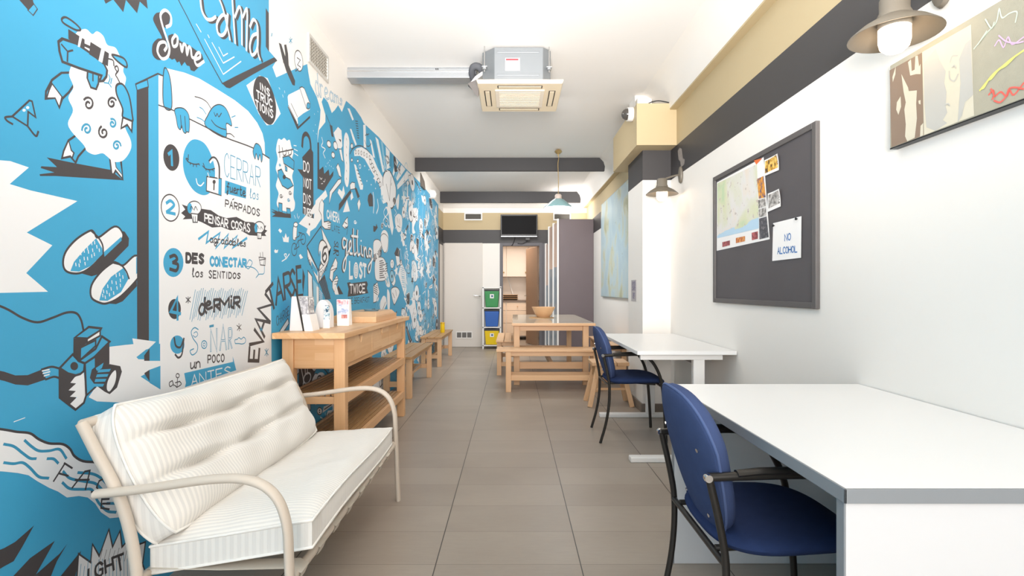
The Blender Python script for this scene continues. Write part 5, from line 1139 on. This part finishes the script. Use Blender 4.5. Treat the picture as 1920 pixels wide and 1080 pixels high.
put(MB().tube(cr_pts([(1.21, 4.78, 2.80), (1.25, 4.77, 2.815), (1.30, 4.76, 2.82), (1.35, 4.755, 2.812), (1.40, 4.75, 2.80), (1.43, 4.746, 2.796)], False, 6), .005, 8), 'cable', M_black, t, smooth=60)
structure(B('trim_4', (1.16, 1.32, 5.05, 5.3, 2.79, ZC), M_white, bevel=.004))

# ---- television above the kitchen doorway
tv = thing('television', 'black flat television mounted above the kitchen doorway', 'television', (.13, YB, 2.36))
put(BX(-.232, .485, 10.33, 10.40, 2.145, 2.585), 'screen_bezel', M_black, tv, .006)
put(BX(-.21, .463, 10.327, 10.33, 2.20, 2.56), 'screen', paint('dark_screen', '0D0D0F', .5, .02, 2, spec=.1), tv)
put(BX(-.225, .478, 10.325, 10.334, 2.15, 2.168), 'silver_strip', M_steel, tv, .002)
put(BX(.02, .24, 10.40, YB-.002, 2.26, 2.46), 'wall_mount', M_black, tv, .004)
put(MB().tube(cr_pts([(.05, 10.42, 2.15), (.03, 10.44, 2.08), (.0, 10.46, 2.01), (-.02, 10.47, 2.0)], False, 5), .006, 6).tube(cr_pts([(.25, 10.42, 2.15), (.29, 10.44, 2.09), (.2, 10.46, 2.03), (.1, 10.47, 2.035)], False, 5), .006, 6), 'cable', M_black, tv, smooth=60)
put(BX(.25, .34, 10.38, 10.42, 2.09, 2.145), 'plug_adapter', M_black, tv, .004)

# ---- recycling bins in a white rack
rk = thing('bin_rack', 'white open rack holding three stacked recycling bins by the doorway', 'rack', (-.395, 10.3, 0))
for x in (-.575, -.245):
    for y in (10.14, 10.44): put(BX(x, x+.028, y, y+.028, 0, 1.19), 'post', M_wsat, rk, .003)
for z in (.075, .42, .79, 1.175): put(ringbox(MB(), -.575, -.217, 10.14, 10.468, z-.02, z, .03), 'shelf_frame', M_wsat, rk, .002)
m = MB()
for k in range(5): m.box(-.53+k*.06, -.51+k*.06, 10.17, 10.44, .063, .073)
put(m, 'base_slat', M_wsat, rk)
for lab, z, hh, colr in (('green recycling bin, top of the stack of three by the doorway', .795, .34, '2F8A4C'), ('blue recycling bin, middle of the stack of three by the doorway', .425, .325, '2A5FAE'), ('yellow recycling bin, bottom of the stack of three by the doorway', .08, .30, 'E6C313')):
    t = thing('recycling_bin', lab, 'bin', (-.395, 10.29, z), 0, 'recycling bins stacked by the doorway')
    bm_ = paint('bin_'+colr, colr, .4, .05, 6)
    MB().hexa([(-.115, -.125, 0), (.115, -.125, 0), (.115, .12, 0), (-.115, .12, 0)], [(-.138, -.145, hh-.03), (.138, -.145, hh-.03), (.138, .135, hh-.03), (-.138, .135, hh-.03)]).build('bin_body', bm_, t, .012)
    MB().hexa([(-.146, -.152, hh-.03), (.146, -.152, hh-.03), (.146, .14, hh-.03), (-.146, .14, hh-.03)], [(-.138, -.145, hh), (.138, -.145, hh), (.138, .135, hh), (-.138, .135, hh)]).build('lid', M_black, t, .006)
    if colr != '2A5FAE':
        s = MB().raw([(-.035, -.1425, hh*.50), (.04, -.1425, hh*.50), (.04, -.1465, hh*.73), (-.035, -.1465, hh*.73)], [(0, 1, 2, 3)]).build('sticker', M_paper, t, fix=False)
        MB().raw([(-.012, -.1440, hh*.56), (.025, -.1440, hh*.56), (.025, -.1475, hh*.68), (-.012, -.1475, hh*.68)], [(0, 1, 2, 3)]).build('sticker_print', paint('sticker_ink', '54708C', .6), s, fix=False)

# ---- tall wardrobe by the right wall with folding doors
wd = thing('wardrobe', 'tall grey-brown wardrobe with white-edged doors beside the kitchen doorway', 'wardrobe', (1.14, 10.0, 0))
put(BX(.832, XR-.003, 9.60, 9.622, 0, 2.40), 'side_panel', paint('taupe_panel', '6B6063', .5, .08, 2.5), wd, .002)
put(BX(.800, .832, 9.58, 9.625, 0, 2.405), 'edge_strip', M_wsat, wd, .002)
put(BX(.85, XR-.003, 9.622, YB-.003, 2.36, 2.39), 'top_panel', paint('taupe_panel', '6B6063'), wd)
put(BX(.85, XR-.003, 9.622, YB-.003, .05, .08), 'floor_panel', paint('taupe_panel', '6B6063'), wd)
M_peach, M_bluegrey = paint('peach_glass', 'CDB3A5', .2, .05, 3), paint('blue_grey_glass', '8C9AA6', .12, .05, 3)
for k, (xa, ya, xb, yb, zt) in enumerate(((.83, 9.64, .765, 9.90, 2.36), (.765, 9.91, .70, 10.17, 2.33), (.70, 10.18, .655, 10.42, 2.03))):
    d = put(MB().bar((xa, ya, zt-.42), (xb, yb, zt-.42), .02, .80), 'door', [M_peach, M_bluegrey][k % 2 == 2], wd, .002)
    put(MB().bar((xa, ya, (zt-.82)/2+.05), (xb, yb, (zt-.82)/2+.05), .018, zt-.86), 'lower_pane', M_bluegrey, d)
    put(BX(xb-.024, xb+.016, yb-.03, yb+.0, .02, zt), 'door_stile', M_wsat, d, .002)

# ---- kitchen seen through the doorway
M_palep = wood('pale_pine', 'F4E2CC', 'E2C5A6', 'x')
kc = thing('base_cabinet', 'pale wooden kitchen drawer unit seen through the doorway', 'cabinet', (.1, 12.2, 0))
put(BX(-.98, 1.18, 11.96, 12.53, .08, .85), 'carcass', M_kit, kc)
for c in (1, 2, 3):
    for z0, z1 in ((.66, .84), (.38, .65), (.10, .37)):
        d = put(BX(-.89+.26+(c-1)*.5, -.41+.26+(c-1)*.5, 11.94, 11.96, z0, z1), 'drawer', M_palep, kc, .004); put(MB().lathe([(0, -.03), (.014, -.028), (.016, -.018), (.007, -.01), (.007, 0)], (-.39+(c-1)*.5, 11.94, (z0+z1)/2), 14, axis='y'), 'knob', M_pine['x'], d, smooth=40)
wt = tag(B('worktop', (-.98, 1.18, 11.92, 12.54, .85, .888), paint('brown_worktop', '6E5A48', .35, .15, 8), bevel=.003), 'dark brown worktop along the back of the kitchen', 'worktop')
wc = thing('wall_cabinet', 'cream wall cupboards above the kitchen worktop', 'cabinet', (.1, 12.35, 1.4))
put(BX(-.98, 1.18, 12.20, 12.545, 1.42, 2.2), 'carcass', M_kit, wc)
for c in (1, 2, 3):
    d = put(BX(-.895+.26+(c-1)*.5, -.405+.26+(c-1)*.5, 12.18, 12.20, 1.425, 2.195), 'door', paint('cream_door', 'F1E6DA', .4), wc, .004)
    put(MB().lathe([(0, -.03), (.016, -.028), (.018, -.018), (.008, -.01), (.008, 0)], (-.20+(c-1)*.5, 12.18, 1.52), 14, axis='y'), 'knob', M_brass, d, smooth=40)
for k in range(3):
    t = thing('serving_tray', ['lowest', 'middle', 'topmost'][k]+' of three dark trays stacked on the kitchen worktop', 'tray', (-.05, 12.15, .888+k*.042), 0, 'trays on the kitchen worktop')
    MB().hexa([(-.15, -.13, 0), (.15, -.13, 0), (.15, .13, 0), (-.15, .13, 0)], [(-.17, -.15, .03), (.17, -.15, .03), (.17, .15, .03), (-.17, .15, .03)]).build('tray_body', M_frame, t, .003)
    ringbox(MB(), -.175, .175, -.155, .155, .03, .0405, .02).build('rim', M_oil['x'], t, .002)
t = thing('leaning_stick', 'long thin white stick leaning on the kitchen wall', 'stick', (-.06, 12.4, .888))
MB().cyl((.11, .0, .012), (-.06, .13, .53), .014, 12).build('stick_shaft', M_wsat, t, smooth=40)
